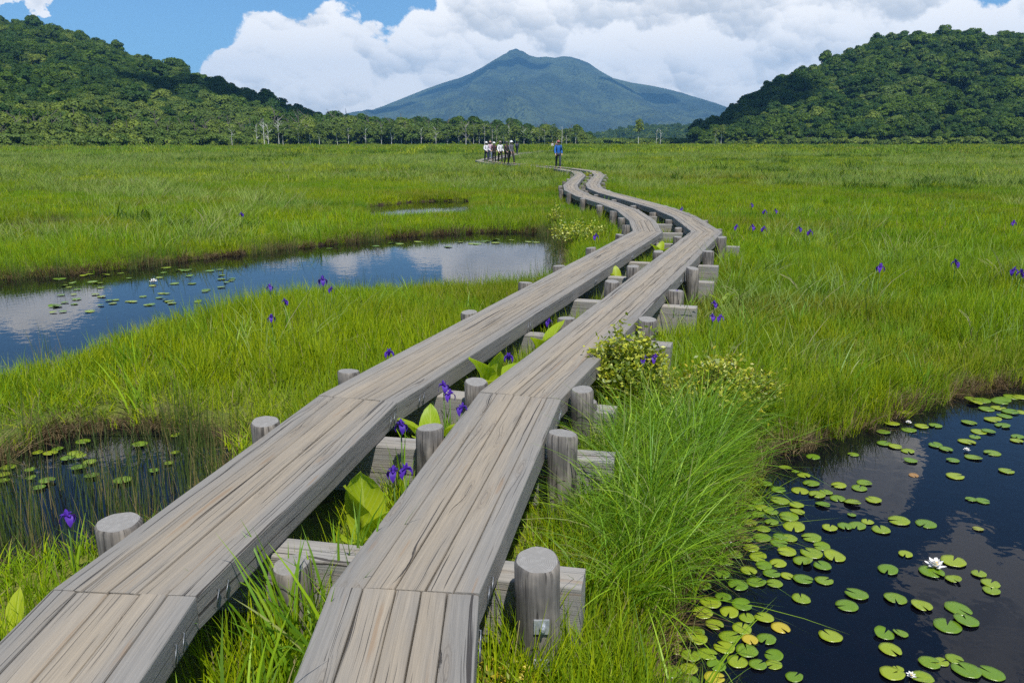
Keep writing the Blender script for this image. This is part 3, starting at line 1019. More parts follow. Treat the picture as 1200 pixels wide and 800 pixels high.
# low dark broadleaf ground cover patches out on the marsh
cov_c = coll('cover_tufts', [tuft('low_cover', 110, .5, .14, .42, .03, .4, M['cover'], 110 + k, seg=3, lean=.7) for k in range(3)])
x, y = sector(9000, 14, 260, .75, gr)
k = (pond_sd(x, y) > .3) & (walk_dist(x, y) > .8) & (fbm(x * .05 + 50, y * .13 + 8, 4) > .585)
x, y = x[k], y[k]
p, r = place(x, y, 1, gr)
scatter('low_ground_cover', p, r, (.7 + .6 * gr.random(len(p))) * (1 + y / 110), gr.integers(0, 3, len(p)), cov_c, 'patches of darker broadleaf cover in the open marsh', 'plants')


# ------------------------------------------------------------------ lily pads and water lilies
def pad_mesh(name, seed, m, curl=0.0):
    g = random.Random(seed)
    n = 30; notch = R(7 + 4 * g.random())
    vs = [(0.0, 0, .001)]; fs = []
    ring = []
    for q in (.35, .7, 1.0):
        for k in range(n):
            t = notch + (2 * math.pi - 2 * notch) * k / (n - 1)
            rr = q * .5 * (1 + .02 * math.sin(3 * t + seed) + .015 * math.sin(7 * t + seed * 2))
            if k in (0, n - 1) and q == 1.0: rr *= .93
            z = .004 * q + curl * q ** 4 * max(0, math.cos(t - 2 + seed)) + .006 * q * q * math.sin(2 * t + seed)
            vs.append((rr * math.cos(t), rr * math.sin(t) * .95, z))
    for k in range(n - 1):
        fs.append((0, 1 + k, 2 + k))
        for q in range(2):
            a = 1 + q * n + k
            fs.append((a, a + n, a + n + 1, a + 1))
    nb = len(vs)
    vs += [(x, y, z - .012) for x, y, z in vs[1 + 2 * n:1 + 3 * n]]
    for k in range(n - 1): fs.append((1 + 2 * n + k, nb + k, nb + k + 1, 2 + 2 * n + k))
    b = MB(); b.add(vs, fs)
    return b.mesh(name, m, smooth=True)


PADS = {'g': [pad_mesh('lily_pad', k, M['pad'], c) for k, c in enumerate((0, .015, .0, .05, .10, 0, .03, .14, .0))],
        'y': [pad_mesh('lily_pad', 20 + k, M['pad_yellow'], c) for k, c in enumerate((0, .04))],
        'r': [pad_mesh('lily_pad', 30 + k, M['pad_red'], c) for k, c in enumerate((0, .05))]}
pr_ = random.Random(5)
PADCOUNT = 0
PADXY = []


def pad(x, y, wpx, label, group, kind='g', z=.004):
    global PADCOUNT
    X, Y = un(x, y, 0)
    depth = Y * math.cos(PITCH) + CZ * math.sin(PITCH)
    size = wpx / F * depth * .93
    sx = float(pond_sd(np.array([X]), np.array([Y]))[0])
    o = link('lily_pad', pr_.choice(PADS[kind]), None, (X, Y, z + pr_.uniform(0, .008)), (pr_.uniform(-.05, .05), pr_.uniform(-.05, .05), pr_.uniform(0, 6.28)), size)
    PADCOUNT += 1; PADXY.append((X, Y, size))
    return tag(o, label, 'lily pad', group)


Z4 = [(305,220,38),(460,228,38),(562,222,30),(390,255,34),(415,266,20),(437,275,36),(525,302,40),(590,294,40),(577,308,42),(455,296,45),(427,314,48),(372,312,40),(340,298,34),(318,282,40),(305,296,38),(275,303,40),(277,320,38),(470,326,46),(493,318,36),(522,334,42),(560,346,44),(613,339,42),(485,350,40),(316,342,44),(376,340,52),(300,355,40),(330,360,40),(355,368,38),(418,352,40),(280,376,46),(320,376,36),(398,382,52),(420,370,40),(258,388,44),(355,395,38),(412,406,60),(502,410,42),(540,406,40),(572,403,48),(558,376,24),(598,393,34),(632,414,50),(677,392,56),(746,398,56),(270,413,52),(215,408,48),(333,412,40),(300,398,40),(248,428,46),(288,440,44),(330,434,50),(376,432,40),(400,436,42),(456,434,52),(374,447,46),(303,460,44),(482,456,44),(260,475,48),(393,472,50),(320,484,46),(456,474,60),(514,482,60),(240,494,42),(371,498,46),(434,495,54),(483,507,48),(297,518,46),(335,505,44),(355,525,48),(184,508,46),(230,527,44),(395,530,38),(434,540,54),(488,542,50),(316,546,54),(270,555,56),(362,550,44),(180,557,48),(430,588,52),(545,607,60),(570,578,62),(232,585,46),(200,600,58),(280,606,54),(248,622,52),(180,626,56),(292,637,44),(336,638,52),(210,655,50),(280,663,54),(248,684,58),(165,690,60),(342,691,54),(117,687,50),(110,716,50),(235,712,58),(192,730,54),(292,722,62),(160,672,56),(150,735,56),(268,748,58),(215,757,54),(360,732,50),(360,755,46),(320,757,50),(50,757,58),(145,765,52),(102,776,56),(412,788,48),(45,795,50),(150,798,50)]
Z4open = [(504,684,64),(640,680,54),(682,676,40),(656,718,60),(668,588,62),(735,608,56),(650,516,54),(694,476,38),(760,521,66),(815,494,66),(815,540,42),(828,613,70),(848,645,66),(800,657,74),(880,526,40),(910,550,50),(912,568,46),(755,752,56),(785,748,40),(818,740,46),(848,770,76),(912,778,68),(660,780,66),(735,790,62),(676,766,30)]
Z4far = [(707,239,36),(820,278,46),(950,265,40),(860,337,30),(890,341,36),(638,166,36),(640,195,38),(668,203,36),(700,214,36),(703,160,40),(640,118,44),(670,107,36),(690,115,40),(660,145,40),(735,152,36),(770,200,36),(797,210,36),(770,150,36),(814,238,34),(866,230,44),(914,219,44),(850,190,46),(855,142,40),(880,165,40),(905,165,36),(870,178,30),(976,188,34),(978,178,34),(945,125,40),(930,105,40),(960,115,44),(985,115,30),(900,108,40),(870,92,40),(858,80,30),(840,68,30),(822,61,30),(930,40,40),(905,40,24),(985,78,40),(965,76,44),(885,85,50),(935,88,50),(915,135,44),(940,150,40)]
Zy = [(378,662,52), (300,695,46)]
Zr = [(878,411,28), (715,275,26)]
S4 = 995 / 460
cv = lambda t: (740 + t[0] / S4, 430 + t[1] / S4, t[2] / S4)
for t in Z4:
    x, y, w = cv(t)
    pad(x, y, w, 'green lily pad in the dense raft along the grassy left bank of the right pond', 'lily pads massed along the bank of the right pond')
for t in Z4open:
    x, y, w = cv(t)
    pad(x, y, w, 'green lily pad floating loosely on the dark open water in the lower right corner', 'lily pads spread over the dark lower right water')
for t in Z4far:
    x, y, w = cv(t)
    pad(x, y, w, 'small green lily pad far out on the right pond near its back bank', 'lily pads at the far side of the right pond')
for t, l in zip(Zy, ('orange yellow lily pad at the outer edge of the dense raft in the right pond', 'ragged yellow lily pad among green ones low in the dense raft of the right pond')):
    x, y, w = cv(t); pad(x, y, w, l, 'yellowing lily pads', 'y')
x, y, w = cv((210, 788, 56)); pad(x, y, w, 'yellowed lily pad at the bottom edge of the picture left in the right pond', 'yellowing lily pads', 'y')
for t, l in zip(Zr, ('small bronzed lily pad alone on the dark water right of the raft', 'small bronzed lily pad inside the cloud reflection of the right pond')):
    x, y, w = cv(t); pad(x, y, w, l, 'bronzed lily pads', 'r')
ZP = [(20,295,36),(70,302,26),(72,320,24),(88,260,26),(118,262,36),(135,252,28),(158,275,34),(175,262,34),(190,270,28),(186,296,38),(210,283,34),(195,235,36),(92,343,30),(110,328,40),(328,242,38),(288,327,46),(360,303,26),(412,220,26),(460,205,26),(8,312,34),(8,328,30),(215,315,36),(410,260,22),(395,285,24)]
for (x, y, w) in ZP:
    pad(x / 2, 400 + y / 2, w / 2, 'olive lily pad floating among the thin stalks of the small left pool', 'lily pads in the small left pool')
pad(162, 497, 13, 'orange brown lily pad in the small left pool', 'bronzed lily pads', 'r')
lp = [(70,327,16),(112,345,10)]
for i in range(62):
    tt = pr_.random()
    x = 62 + 215 * pr_.random(); y = 321 + 48 * pr_.random() - (x - 60) * .06
    lp.append((x, y, pr_.uniform(7, 13)))
for i in range(17):
    x = pr_.uniform(385, 640); lp.append((x, 292 - (x - 385) * .045 + pr_.uniform(-4, 4), pr_.uniform(7, 12)))
for x, y, w in lp:
    X, Y = un(x, y, 0)
    if poly_sd(np.array([X]), np.array([Y]), left_pond)[0] > -.3: continue
    if x < 380: pad(x, y, w, 'small pale lily pad scattered on the blue left half of the left pond', 'lily pads on the left pond')
    else: pad(x, y, w, 'tiny lily pad along the shaded back bank of the left pond near its right end', 'lily pads at the back of the left pond')

# stalks under some open-water pads
for (x, y, dx, dy) in ((1014, 776, -28, -40), (1060, 735, 8, 45), (1055, 690, -6, 40), (1012, 668, 40, 44), (1115, 690, 2, 30), (1145, 680, -2, 38), (964, 705, 55, 70)):
    a = un(x, y, -.03); b2 = un(x + dx, y + dy, -.22)
    mb = MB(); mb.tube([(a[0], a[1], -.012), ((a[0] + b2[0]) / 2, (a[1] + b2[1]) / 2, -.07), (b2[0], b2[1], -.2)], .005, 6)
    tag(mb.build('lily_stalk', M['petiole'], smooth=True), 'thin brown lily stalk trailing under the dark lower right water', 'stalk', 'lily stalks under the right pond')


def petal(b, ang, L, w, up, curve=.3, mi=0, z0=0.0, r0=0.0, n=5):
    """one pointed petal, slightly cupped, with thickness given by its cup"""
    ca, sa = math.cos(ang), math.sin(ang)
    vs = []
    for i in range(n + 1):
        t = i / n
        ww = w * math.sin(math.pi * min(1, .12 + t * .88)) ** .8 * (1 if t < 1 else 0)
        el = up + curve * t
        rr = r0 + L * t * math.cos(el); zz = z0 + L * t * math.sin(el)
        for s in (-1, 0, 1):
            c = (rr, s * ww / 2, zz + abs(s) * ww * .18)
            vs.append((c[0] * ca - c[1] * sa, c[0] * sa + c[1] * ca, c[2]))
    fs = []
    for i in range(n):
        for s in range(2):
            a = i * 3 + s; fs.append((a, a + 3, a + 4, a + 1))
    b.add(vs, fs, mi=mi)


def water_lily(x, y, size, label):
    X, Y = un(x, y, .02)
    t = thing('water_lily', label, 'flower', (X, Y, .006), pr_.uniform(0, 6), 'white water lilies', scl=size)
    b = MB()
    for ring, (n_, L, w, up) in enumerate(((6, .5, .22, .25), (6, .46, .2, .6), (5, .38, .17, .95))):
        for k in range(n_): petal(b, 2 * math.pi * (k + .5 * ring) / n_, L, w, up, .15, z0=.04 * ring)
    b.build('petals', M['white_petal'], t, smooth=True)
    b = MB()
    for k in range(12):
        a = 2 * math.pi * k / 12
        b.tube([(.05 * math.cos(a), .05 * math.sin(a), .06), (.09 * math.cos(a), .09 * math.sin(a), .26)], .018, 5)
    b.build('stamens', M['yellow'], t, smooth=True)


water_lily(1096, 662, .125, 'open white water lily beside a pad in the lower right water, the largest bloom')
water_lily(1065, 494, .06, 'small white water lily far back in the right pond, left of the other')
water_lily(1133, 526, .06, 'small white water lily far back in the right pond, nearer to its right side')
water_lily(851, 634, .08, 'small white water lily by the grassy bank inside the dense raft of pads')
water_lily(180, 330, .16, 'tiny white water lily in the middle of the left pond')
water_lily(1068, 789, .05, 'white water lily bud at the bottom edge among the lower right pads')


# ------------------------------------------------------------------ irises
def iris(x, y, label, group, zt=None, size=1.0, lean=0):
    zt = zt or GROUND + .5
    X, Y = un(x, y, zt)
    h = zt - GROUND
    t = thing('iris', label, 'iris', (X, Y, GROUND - .02), pr_.uniform(0, 6.28), group)
    b = MB()
    s = .062 * size
    for k in range(3):
        a = 2 * math.pi * k / 3 + pr_.uniform(-.2, .2)
        petal(b, a, s * 1.25, s * .82, .55, -1.6, z0=0, r0=.004)
        petal(b, a + 1.05, s * .85, s * .42, 1.2, .1, z0=0, r0=.004)
        petal(b, a + .1, s * .7, s * .4, .7, -.6, z0=.006, r0=.004)
    b.ball((0, 0, -.012), (.007, .007, .02), 8, 5)
    fl = b.build('flower', M['purple'], t, smooth=True, loc=(lean, 0, h + .02))
    b = MB()
    for k in range(3): petal(b, 2 * math.pi * k / 3, s * .4, s * .12, .56, -.3, z0=.004, r0=.004)
    b.build('petal_mark', M['yellow'], fl, smooth=True)
    b = MB(); b.tube([(0, 0, -.05), (lean * .4, .004, h * .5), (lean, 0, h)], [.005, .0045, .004], 6)
    b.build('stem', M['stem'], t, smooth=True)
    if Y < 18:
        b = MB()
        for k in range(4):
            a = pr_.uniform(0, 6.28); L = h * pr_.uniform(.6, .95); w = .016
            c, s2 = math.cos(a), math.sin(a); q = pr_.uniform(.05, .14)
            vs = []
            for i in range(6):
                tt = i / 5; ww = w * (1 - tt ** 2) * .5 + .0006
                px, pz = q * tt ** 1.7, L * tt
                vs += [(px * c - ww * s2, px * s2 + ww * c, pz), (px * c + ww * s2, px * s2 - ww * c, pz)]
            b.add(vs, [(2 * i, 2 * i + 1, 2 * i + 3, 2 * i + 2) for i in range(5)])
        b.build('leaves', M['lush'], t, smooth=True)


IR = [
 ((318, 372), 'purple iris standing lower of the pair in the grass by the left pond', None),
 ((316, 336), 'purple iris at the water edge of the left pond, left of the upper pair', None),
 ((378, 328), 'purple iris upper of two standing close together in grass by the left pond', None),
 ((388, 339), 'dark iris lower right of two standing close together in grass by the left pond', None),
 ((334, 353), 'faded small iris in the grass between the irises by the left pond', None),
 ((456, 413), 'purple iris peeking over the far edge of the left boardwalk', DECK),
 ((283, 251), 'lone dark iris in the marsh behind the left pond', None),
 ((79, 605), 'lone purple iris in the grass beside the small left pool', .5),
 ((345, 508), 'purple iris low behind the left boardwalk edge near the second post', .55),
 ((520, 452), 'purple iris uppermost in the cluster between the boardwalks by the third inner post', .72),
 ((541, 478), 'purple iris right one in the cluster between the boardwalks touching the right walk', .66),
 ((527, 462), 'purple iris hanging in the middle of the cluster between the boardwalks', .66),
 ((470, 498), 'purple iris against the flank of the left boardwalk above the second inner post', .7),
 ((461, 553), 'purple iris left of a pair beside the second inner post between the boardwalks', .6),
 ((475, 550), 'purple iris right of a pair beside the second inner post between the boardwalks', .6),
 ((596, 418), 'purple iris between the boardwalks just beyond the yellow broad leaves', .62),
 ((643, 377), 'purple iris beside the fourth inner post between the boardwalks', .62),
 ((698, 277), 'purple iris left of the left boardwalk near the right tip of the left pond', None),
 ((755, 421), 'purple iris in front of the crossbeam right of the yellow shrub, left of two', .66),
 ((767, 419), 'purple iris in front of the crossbeam right of the yellow shrub, right of two', .66),
 ((837, 356), 'purple iris uppermost of three right of the fifth crossbeam', None),
 ((844, 372), 'purple iris lowest of three right of the fifth crossbeam', .55),
 ((835, 371), 'small purple iris left of three right of the fifth crossbeam', .55),
 ((793, 343), 'purple iris partly hidden against the post of the fifth support', .62),
 ((863, 266), 'dark iris nearest to the bend of the right boardwalk', None),
 ((882, 266), 'dark iris second to the right of the boardwalk bend', None),
 ((895, 268), 'small faint iris third to the right of the boardwalk bend', None),
 ((937, 268), 'dark iris left of a close pair out in the right marsh', None),
 ((949, 272), 'dark iris right of a close pair out in the right marsh', None),
 ((1032, 313), 'large dark iris alone in the middle of the right marsh', None),
 ((1120, 308), 'dark iris alone to the right of the large iris in the right marsh', None),
 ((1188, 317), 'violet iris left of two at the right edge of the picture', None),
 ((1197, 320), 'violet iris right of two at the right edge of the picture', None),
 ((1188, 261), 'tiny distant iris near the right edge of the picture', None),
 ((909, 247), 'tiny distant iris right one of three behind the boardwalk bend', None),
 ((896, 248), 'tiny distant iris middle one of three behind the boardwalk bend', None),
 ((881, 240), 'tiny distant iris highest of those behind the boardwalk bend', None),
 ((799, 245), 'tiny distant iris beside the right boardwalk before its far curve', None)]
for (xy, lab, zt) in IR:
    iris(*xy, lab, 'purple irises in the marsh', zt, .74 if xy[1] > 330 else 1.15)


# ------------------------------------------------------------------ broad skunk cabbage leaves
def broad_leaf(b, ang, L, w, up, bend):
    ca, sa = math.cos(ang), math.sin(ang)
    n = 9; vs = []
    x = z = 0.0
    for i in range(n + 1):
        t = i / n
        el = up - bend * t * t
        if i: x += L / n * math.cos(el); z += L / n * math.sin(el)
        ww = w * math.sin(math.pi * min(1, (t * .97 + .03)) ** 1.15) ** .62
        if t < .15: ww *= .3 + t * 4.6
        for s in (-1, -.5, 0, .5, 1):
            wav = .012 * math.sin(9 * t + 3 * s) * abs(s) * (w / .15)
            dpt = abs(s) * ww * .22 + wav
            c = (x - dpt * math.sin(el), s * ww / 2, z + dpt * math.cos(el))
            vs.append((c[0] * ca - c[1] * sa, c[0] * sa + c[1] * ca, c[2]))
    fs = [(i * 5 + s, (i + 1) * 5 + s, (i + 1) * 5 + s + 1, i * 5 + s + 1) for i in range(n) for s in range(4)]
    b.add(vs, fs, uv=[(i / n, s) for i in range(n + 1) for s in (-1, -.5, 0, .5, 1)])


def cabbage(X, Y, leaves, label, z=.12):
    t = thing('broadleaf_plant', label, 'plant', (X, Y, z), 0, 'broad yellow green plants by the boardwalks')
    for (a, L, w, up, bend) in leaves:
        b = MB(); broad_leaf(b, R(a), L, w, R(up), bend)
        b.build('leaf', M['cabbage'], t, smooth=True)


bx, by = un(416, 612, .5)
cabbage(bx, by + .26, [(275, .55, .21, 82, .12), (215, .46, .19, 80, .15), (262, .36, .18, 52, .5), (320, .38, .14, 70, .4)],
        'largest broad bright green leaves between the boardwalks behind the nearest crossbeam', .16)
bx, by = un(503, 492, .5)
cabbage(bx, by, [(200, .42, .17, 70, .6), (330, .42, .16, 65, .6), (260, .40, .17, 60, .7), (90, .40, .15, 80, .3)], 'broad green leaves under the iris cluster between the boardwalks', .2)
bx, by = un(572, 440, .58)
cabbage(bx + .02, by + .12, [(230, .52, .20, 74, .6), (300, .50, .16, 78, .3), (20, .42, .17, 70, .7), (265, .40, .18, 58, .5)], 'yellowest broad leaves between the boardwalks beyond the third inner post', .30)
bx, by = un(637, 392, .55)
cabbage(bx, by, [(30, .46, .16, 70, .5), (320, .45, .17, 62, .4), (240, .38, .15, 65, .6)], 'broad green leaf leaning by the fourth inner post between the boardwalks', .28)
bx, by = un(722, 322, .5)
cabbage(bx, by, [(200, .36, .16, 70, .6), (90, .36, .15, 80, .4), (330, .3, .14, 60, .6)], 'broad leaves between the boardwalks by the sixth support', .28)
bx, by = un(773, 290, .5)
cabbage(bx, by, [(200, .36, .16, 70, .6), (60, .36, .15, 75, .4), (330, .34, .14, 60, .6), (270, .3, .15, 60, .6)], 'dark broad leaves between the boardwalks just before the bend', .28)
bx, by = un(14, 735, .3)
cabbage(bx, by, [(80, .34, .10, 82, .2), (200, .3, .09, 75, .3), (330, .26, .09, 70, .3)], 'narrow upright yellow green leaves at the left edge of the picture by the left boardwalk')
bx, by = un(410, 395, .4)
bx, by = un(850, 345, .4)
cabbage(bx, by, [(180, .34, .14, 65, .6), (300, .34, .13, 70, .4), (60, .3, .12, 70, .4)], 'broad leaves in the grass right of the fifth support', .14)


# ------------------------------------------------------------------ small shrubs
def shrub(X, Y, rad, h, nst, nlf, label, seed, z=.1, leaf=.03, up=.5):
    g = np.random.default_rng(seed)
    t = thing('shrub', label, 'shrub', (X, Y, z), 0)
    sb = MB(); V = []; T = []
    for k in range(nst):
        a = g.random() * 6.28; q = rad * math.sqrt(g.random()); L = h * (1 - .45 * (q / rad) ** 2) * g.uniform(.75, 1.1)
        pts = [Vector((.25 * q * math.cos(a), .25 * q * math.sin(a), 0)), Vector((.7 * q * math.cos(a), .7 * q * math.sin(a), L * .55)), Vector((q * math.cos(a) * 1.05, q * math.sin(a) * 1.05, L))]
        sb.tube(pts, [.004, .003, .0015], 5)
        for j in range(nlf):
            u = up + (1 - up) * g.random() ** .8 if g.random() < .85 else g.random()
            p = pts[0].lerp(pts[1], u * 2) if u < .5 else pts[1].lerp(pts[2], u * 2 - 1)
            p = np.array(p) + g.normal(0, .018 + .05 * rad, 3)
            aa = g.random() * 6.28; el = g.uniform(-.2, 1.0)
            d = np.array([math.cos(aa) * math.cos(el), math.sin(aa) * math.cos(el), math.sin(el)])
            sd = np.cross(d, g.normal(0, 1, 3)); sd /= np.linalg.norm(sd) + 1e-9
            l = leaf * g.uniform(.7, 1.3); w = l * .24
            V += [p, p + d * l * .5 + sd * w, p + d * l, p + d * l * .5 - sd * w]
            T += [g.random()] * 4
    V = np.array(V)
    f = np.arange(len(V)).reshape(-1, 4)
    me = np_mesh('foliage', V, [f], [M['shrubleaf']], attrs={'tint': T})
    link('foliage', me, t)
    sb.build('stems', M['twig'], t)
    return t


shrub(.93, 6.15, .33, .78, 70, 85, 'rounded shrub with small yellow and green leaves against the right boardwalk', 3, leaf=.048)
bx, by = un(850, 455, .45)
shrub(bx, by, .42, .62, 60, 45, 'low sprawling shrub with reddish yellow leaves above the bank of the right pond', 4, leaf=.042)
bx, by = un(800, 460, .45)
shrub(bx, by, .3, .6, 40, 40, 'low green shrub between the yellow shrub and the right pond bank', 5, leaf=.03)
bx, by = un(680, 268, .5)
shrub(bx, by, .7, .62, 46, 24, 'leafy shrub with yellow tops left of the left boardwalk beyond the pond', 6, leaf=.06)
bx, by = un(652, 250, .5)
shrub(bx, by, .25, .6, 12, 22, 'small bright yellow shrub alone in the grass beyond the left pond', 7, leaf=.06)
bx, by = un(700, 215, .5)
shrub(bx, by, .45, .45, 22, 22, 'yellow green shrub inside the far loop between the two boardwalks', 8, leaf=.09)
bx, by = un(692, 206, .5)
shrub(bx, by, .5, .55, 22, 22, 'bright shrub at the top of the far loop of the boardwalks', 9, leaf=.11)
bx, by = un(600, 772, .3)
shrub(bx, by, .16, .22, 34, 26, 'small fresh green herb at the foot of the nearest right post', 10, z=.08, leaf=.03, up=.2)


# ------------------------------------------------------------------ hills and mountain
SIL_L = [(-260, -25), (-160, -8), (-80, 8), (0, 24), (50, 32), (100, 46), (150, 62), (200, 79), (250, 94), (300, 110), (350, 130), (380, 143), (400, 154), (425, 166), (480, 170)]
SIL_R = [(800, 169), (818, 160), (835, 148), (850, 134), (880, 112), (920, 89), (960, 75), (1000, 59), (1030, 47), (1060, 42), (1100, 40), (1130, 37), (1160, 42), (1200, 42), (1280, 48), (1400, 70)]
SIL_M = [(680, 168), (700, 158), (720, 152), (745, 148), (780, 146), (810, 148), (850, 150), (900, 156), (960, 168)]


def hill(sil, d_base, d_ridge, tree_h, name, seed):
    """forest hill as a height field over (azimuth, distance); returns a height function in that frame"""
    xs = np.array([p[0] for p in sil], float); ys = np.array([p[1] for p in sil], float)
    def col(xp):
        yy = np.interp(xp, xs, ys)
        u = (xp - 600) / F; v = (yy - 400) / F
        dy = np.cos(PITCH) - v * np.sin(PITCH); dz = -np.sin(PITCH) - v * np.cos(PITCH)
        u_h = u / (np.cos(PITCH) + .2497 * np.sin(PITCH))
        base = d_base(xp); ridge = d_ridge(xp)
        hh = np.maximum(CZ + ridge * dz / dy - tree_h * sstep(0, 30, CZ + ridge * dz / dy), 0)
        return u / dy, base, ridge, hh
    def height(xp, D):
        ta, base, ridge, hh = col(xp)
        t = (D - base) / (ridge - base)
        up = np.clip(t, 0, 1); prof = .55 * sstep(0, 1, up) + .45 * up ** .9
        prof = np.where(t > 1, 1 - .6 * sstep(1, 2.2, t), prof)
        z = hh * prof
        nz = (fbm(xp * .018 + seed, D * .012, 4) - .5) * hh * .22 * np.sin(np.pi * np.clip(t, 0, 1))
        return ta, z + nz
    nx, nd = 90, 46
    xp = np.linspace(xs[0], xs[-1], nx); tt = np.linspace(-.02, 2.0, nd)
    XP, T = np.meshgrid(xp, tt)
    D = d_base(XP) + T * (d_ridge(XP) - d_base(XP))
    ta, z = height(XP, D)
    z = np.where(T <= 0, -.8, z)
    v = np.stack([ta * D, D, z], -1).reshape(-1, 3)
    i = np.arange(nd - 1)[:, None]; j = np.arange(nx - 1)[None, :]
    q = np.stack([i * nx + j, i * nx + j + 1, (i + 1) * nx + j + 1, (i + 1) * nx + j], -1).reshape(-1, 4)
    me = np_mesh(name, v, [q], [M['hill']], smooth=True)
    tag(link(name, me), kind='structure')
    return height


lin = lambda pts: (lambda x: np.interp(x, [p[0] for p in pts], [p[1] for p in pts]))
baseL = lin([(-260, 255), (0, 262), (250, 330), (420, 430), (480, 460)])
ridgeL = lin([(-260, 650), (0, 700), (250, 680), (420, 560), (480, 540)])
baseR = lin([(800, 470), (1000, 420), (1200, 395), (1400, 390)])
ridgeR = lin([(800, 560), (900, 600), (1060, 660), (1200, 680), (1400, 680)])
baseM = lin([(680, 1300), (960, 1300)]); ridgeM = lin([(680, 1600), (960, 1600)])
hL = hill(SIL_L, baseL, ridgeL, 9, 'hill', 3)
hR = hill(SIL_R, baseR, ridgeR, 9, 'hill', 33)
hM = hill(SIL_M, baseM, ridgeM, 8, 'hill', 63)


def mountain():
    S = [(330, 164), (380, 150), (412, 139), (430, 131), (450, 124), (475, 114), (500, 104), (520, 97), (540, 91), (552, 86), (565, 79), (578, 71), (590, 64), (594, 62.5), (597, 59), (601, 58.5), (605, 56.5), (609, 59.5), (613, 60), (620, 65), (630, 67.5), (640, 66.5), (650, 68), (660, 66), (670, 67), (680, 70), (690, 74),
         (700, 81), (708, 86), (715, 91), (728, 94), (740, 97), (760, 100), (780, 104), (800, 109), (820, 116), (850, 128), (880, 138), (920, 148), (980, 158), (1040, 165)]
    D0 = 6300.0
    n = 260
    xp = np.linspace(S[0][0], S[-1][0], n)
    yy = np.interp(xp, [p[0] for p in S], [p[1] for p in S])
    u = (xp - 600) / F; v = (yy - 400) / F
    dy = np.cos(PITCH) - v * np.sin(PITCH); dz = -np.sin(PITCH) - v * np.cos(PITCH)
    X = u / dy * D0; Hh = CZ + D0 * dz / dy
    m = 110
    t = np.concatenate([np.linspace(-1.0, 0, 44), np.linspace(0, 1.3, 67)[1:]])          # -1 back, 0 ridge, 1.3 front foot
    XX, T = np.meshgrid(X, t)
    HH = np.tile(Hh, (m, 1))
    depth = np.where(T > 0, 2900.0, 1800.0)
    Y = D0 - T * depth
    a = np.abs(T)
    prof = np.clip(1 - a, 0, 1) ** 1.35
    # ridges and gullies running down the slope
    fan = XX / (1 + .0 * a) - (XX + 40) * .25 * a
    rid = 1 - np.abs(2 * fbm(fan * .0021 + 7, T * .9 + 3, 4) - 1)
    rid2 = 1 - np.abs(2 * fbm(fan * .006 + 1, T * 2.5 + 9, 3) - 1)
    amp = HH * np.sin(np.pi * np.clip(a, 0, 1)) ** .8
    Z = HH * prof + amp * ((rid - .7) * .40 + (rid2 - .7) * .13) + (fbm(XX * .004, Y * .004, 4) - .5) * 60 * np.clip(a * 2, 0, 1)
    Z = np.where(a < .001, HH, Z)
    Z = np.where((T > 1) | (T <= -.999), np.minimum(Z, -1.0), Z)
    v3 = np.stack([XX * (Y / D0) ** .0, Y, np.maximum(Z, -1.0)], -1).reshape(-1, 3)
    i = np.arange(m - 1)[:, None]; j = np.arange(n - 1)[None, :]
    q = np.stack([i * n + j, (i + 1) * n + j, (i + 1) * n + j + 1, i * n + j + 1], -1).reshape(-1, 4)
    me = np_mesh('mountain', v3, [q], [M['mountain']], smooth=True)
    tag(link('mountain', me), kind='structure')


mountain()


# ------------------------------------------------------------------ trees
def crown_mesh(name, seed, m, H=10.5, rad=4.2, z0=2.0, ncl=34, nleaf=3400, leaf=.58, open_=.0, col=None):
    g = np.random.default_rng(seed)
    cz = (z0 + H) / 2; rz = (H - z0) / 2
    C = []; RR = []; sk = g.uniform(.7, 1.25, 2); tl = g.normal(0, .18, 2)
    for k in range(ncl):
        d = g.normal(0, 1, 3); d /= np.linalg.norm(d); d[2] = abs(d[2]) * 1.1 - .35
        s = g.uniform(.45, .85)
        C.append((d[0] * rad * s * sk[0] + tl[0] * rad * d[2], d[1] * rad * s * sk[1] + tl[1] * rad * d[2], cz + d[2] * rz * s)); RR.append(g.uniform(.2, .46) * rad)
    C = np.array(C); RR = np.array(RR)
    k = g.choice(ncl, nleaf, p=RR ** 2 / np.sum(RR ** 2))
    d = g.normal(0, 1, (nleaf, 3)); d /= np.linalg.norm(d, axis=1)[:, None]
    d[:, 2] = np.where(d[:, 2] < -.3, -d[:, 2], d[:, 2])
    P = C[k] + d * RR[k][:, None] * g.uniform(.75, 1.08, nleaf)[:, None] * np.array([1, 1, .8])
    nr = d * np.array([1, 1, 1.3]) + g.normal(0, .3, (nleaf, 3)); nr /= np.linalg.norm(nr, axis=1)[:, None]
    a = np.cross(nr, g.normal(0, 1, (nleaf, 3))); a /= np.linalg.norm(a, axis=1)[:, None]
    b = np.cross(nr, a)
    s = leaf * g.uniform(.55, 1.2, nleaf)[:, None] * .5
    V = np.stack([P - a * s - b * s * .7, P + a * s - b * s * .6, P + a * s * .7 + b * s, P - a * s * .8 + b * s * .8], 1).reshape(-1, 3)
    tint = np.repeat(np.clip(g.random(ncl)[k] * .7 + g.random(nleaf) * .3, 0, 1), 4)
    return np_mesh(name, V, [np.arange(len(V)).reshape(-1, 4)], [m], attrs={'tint': tint})


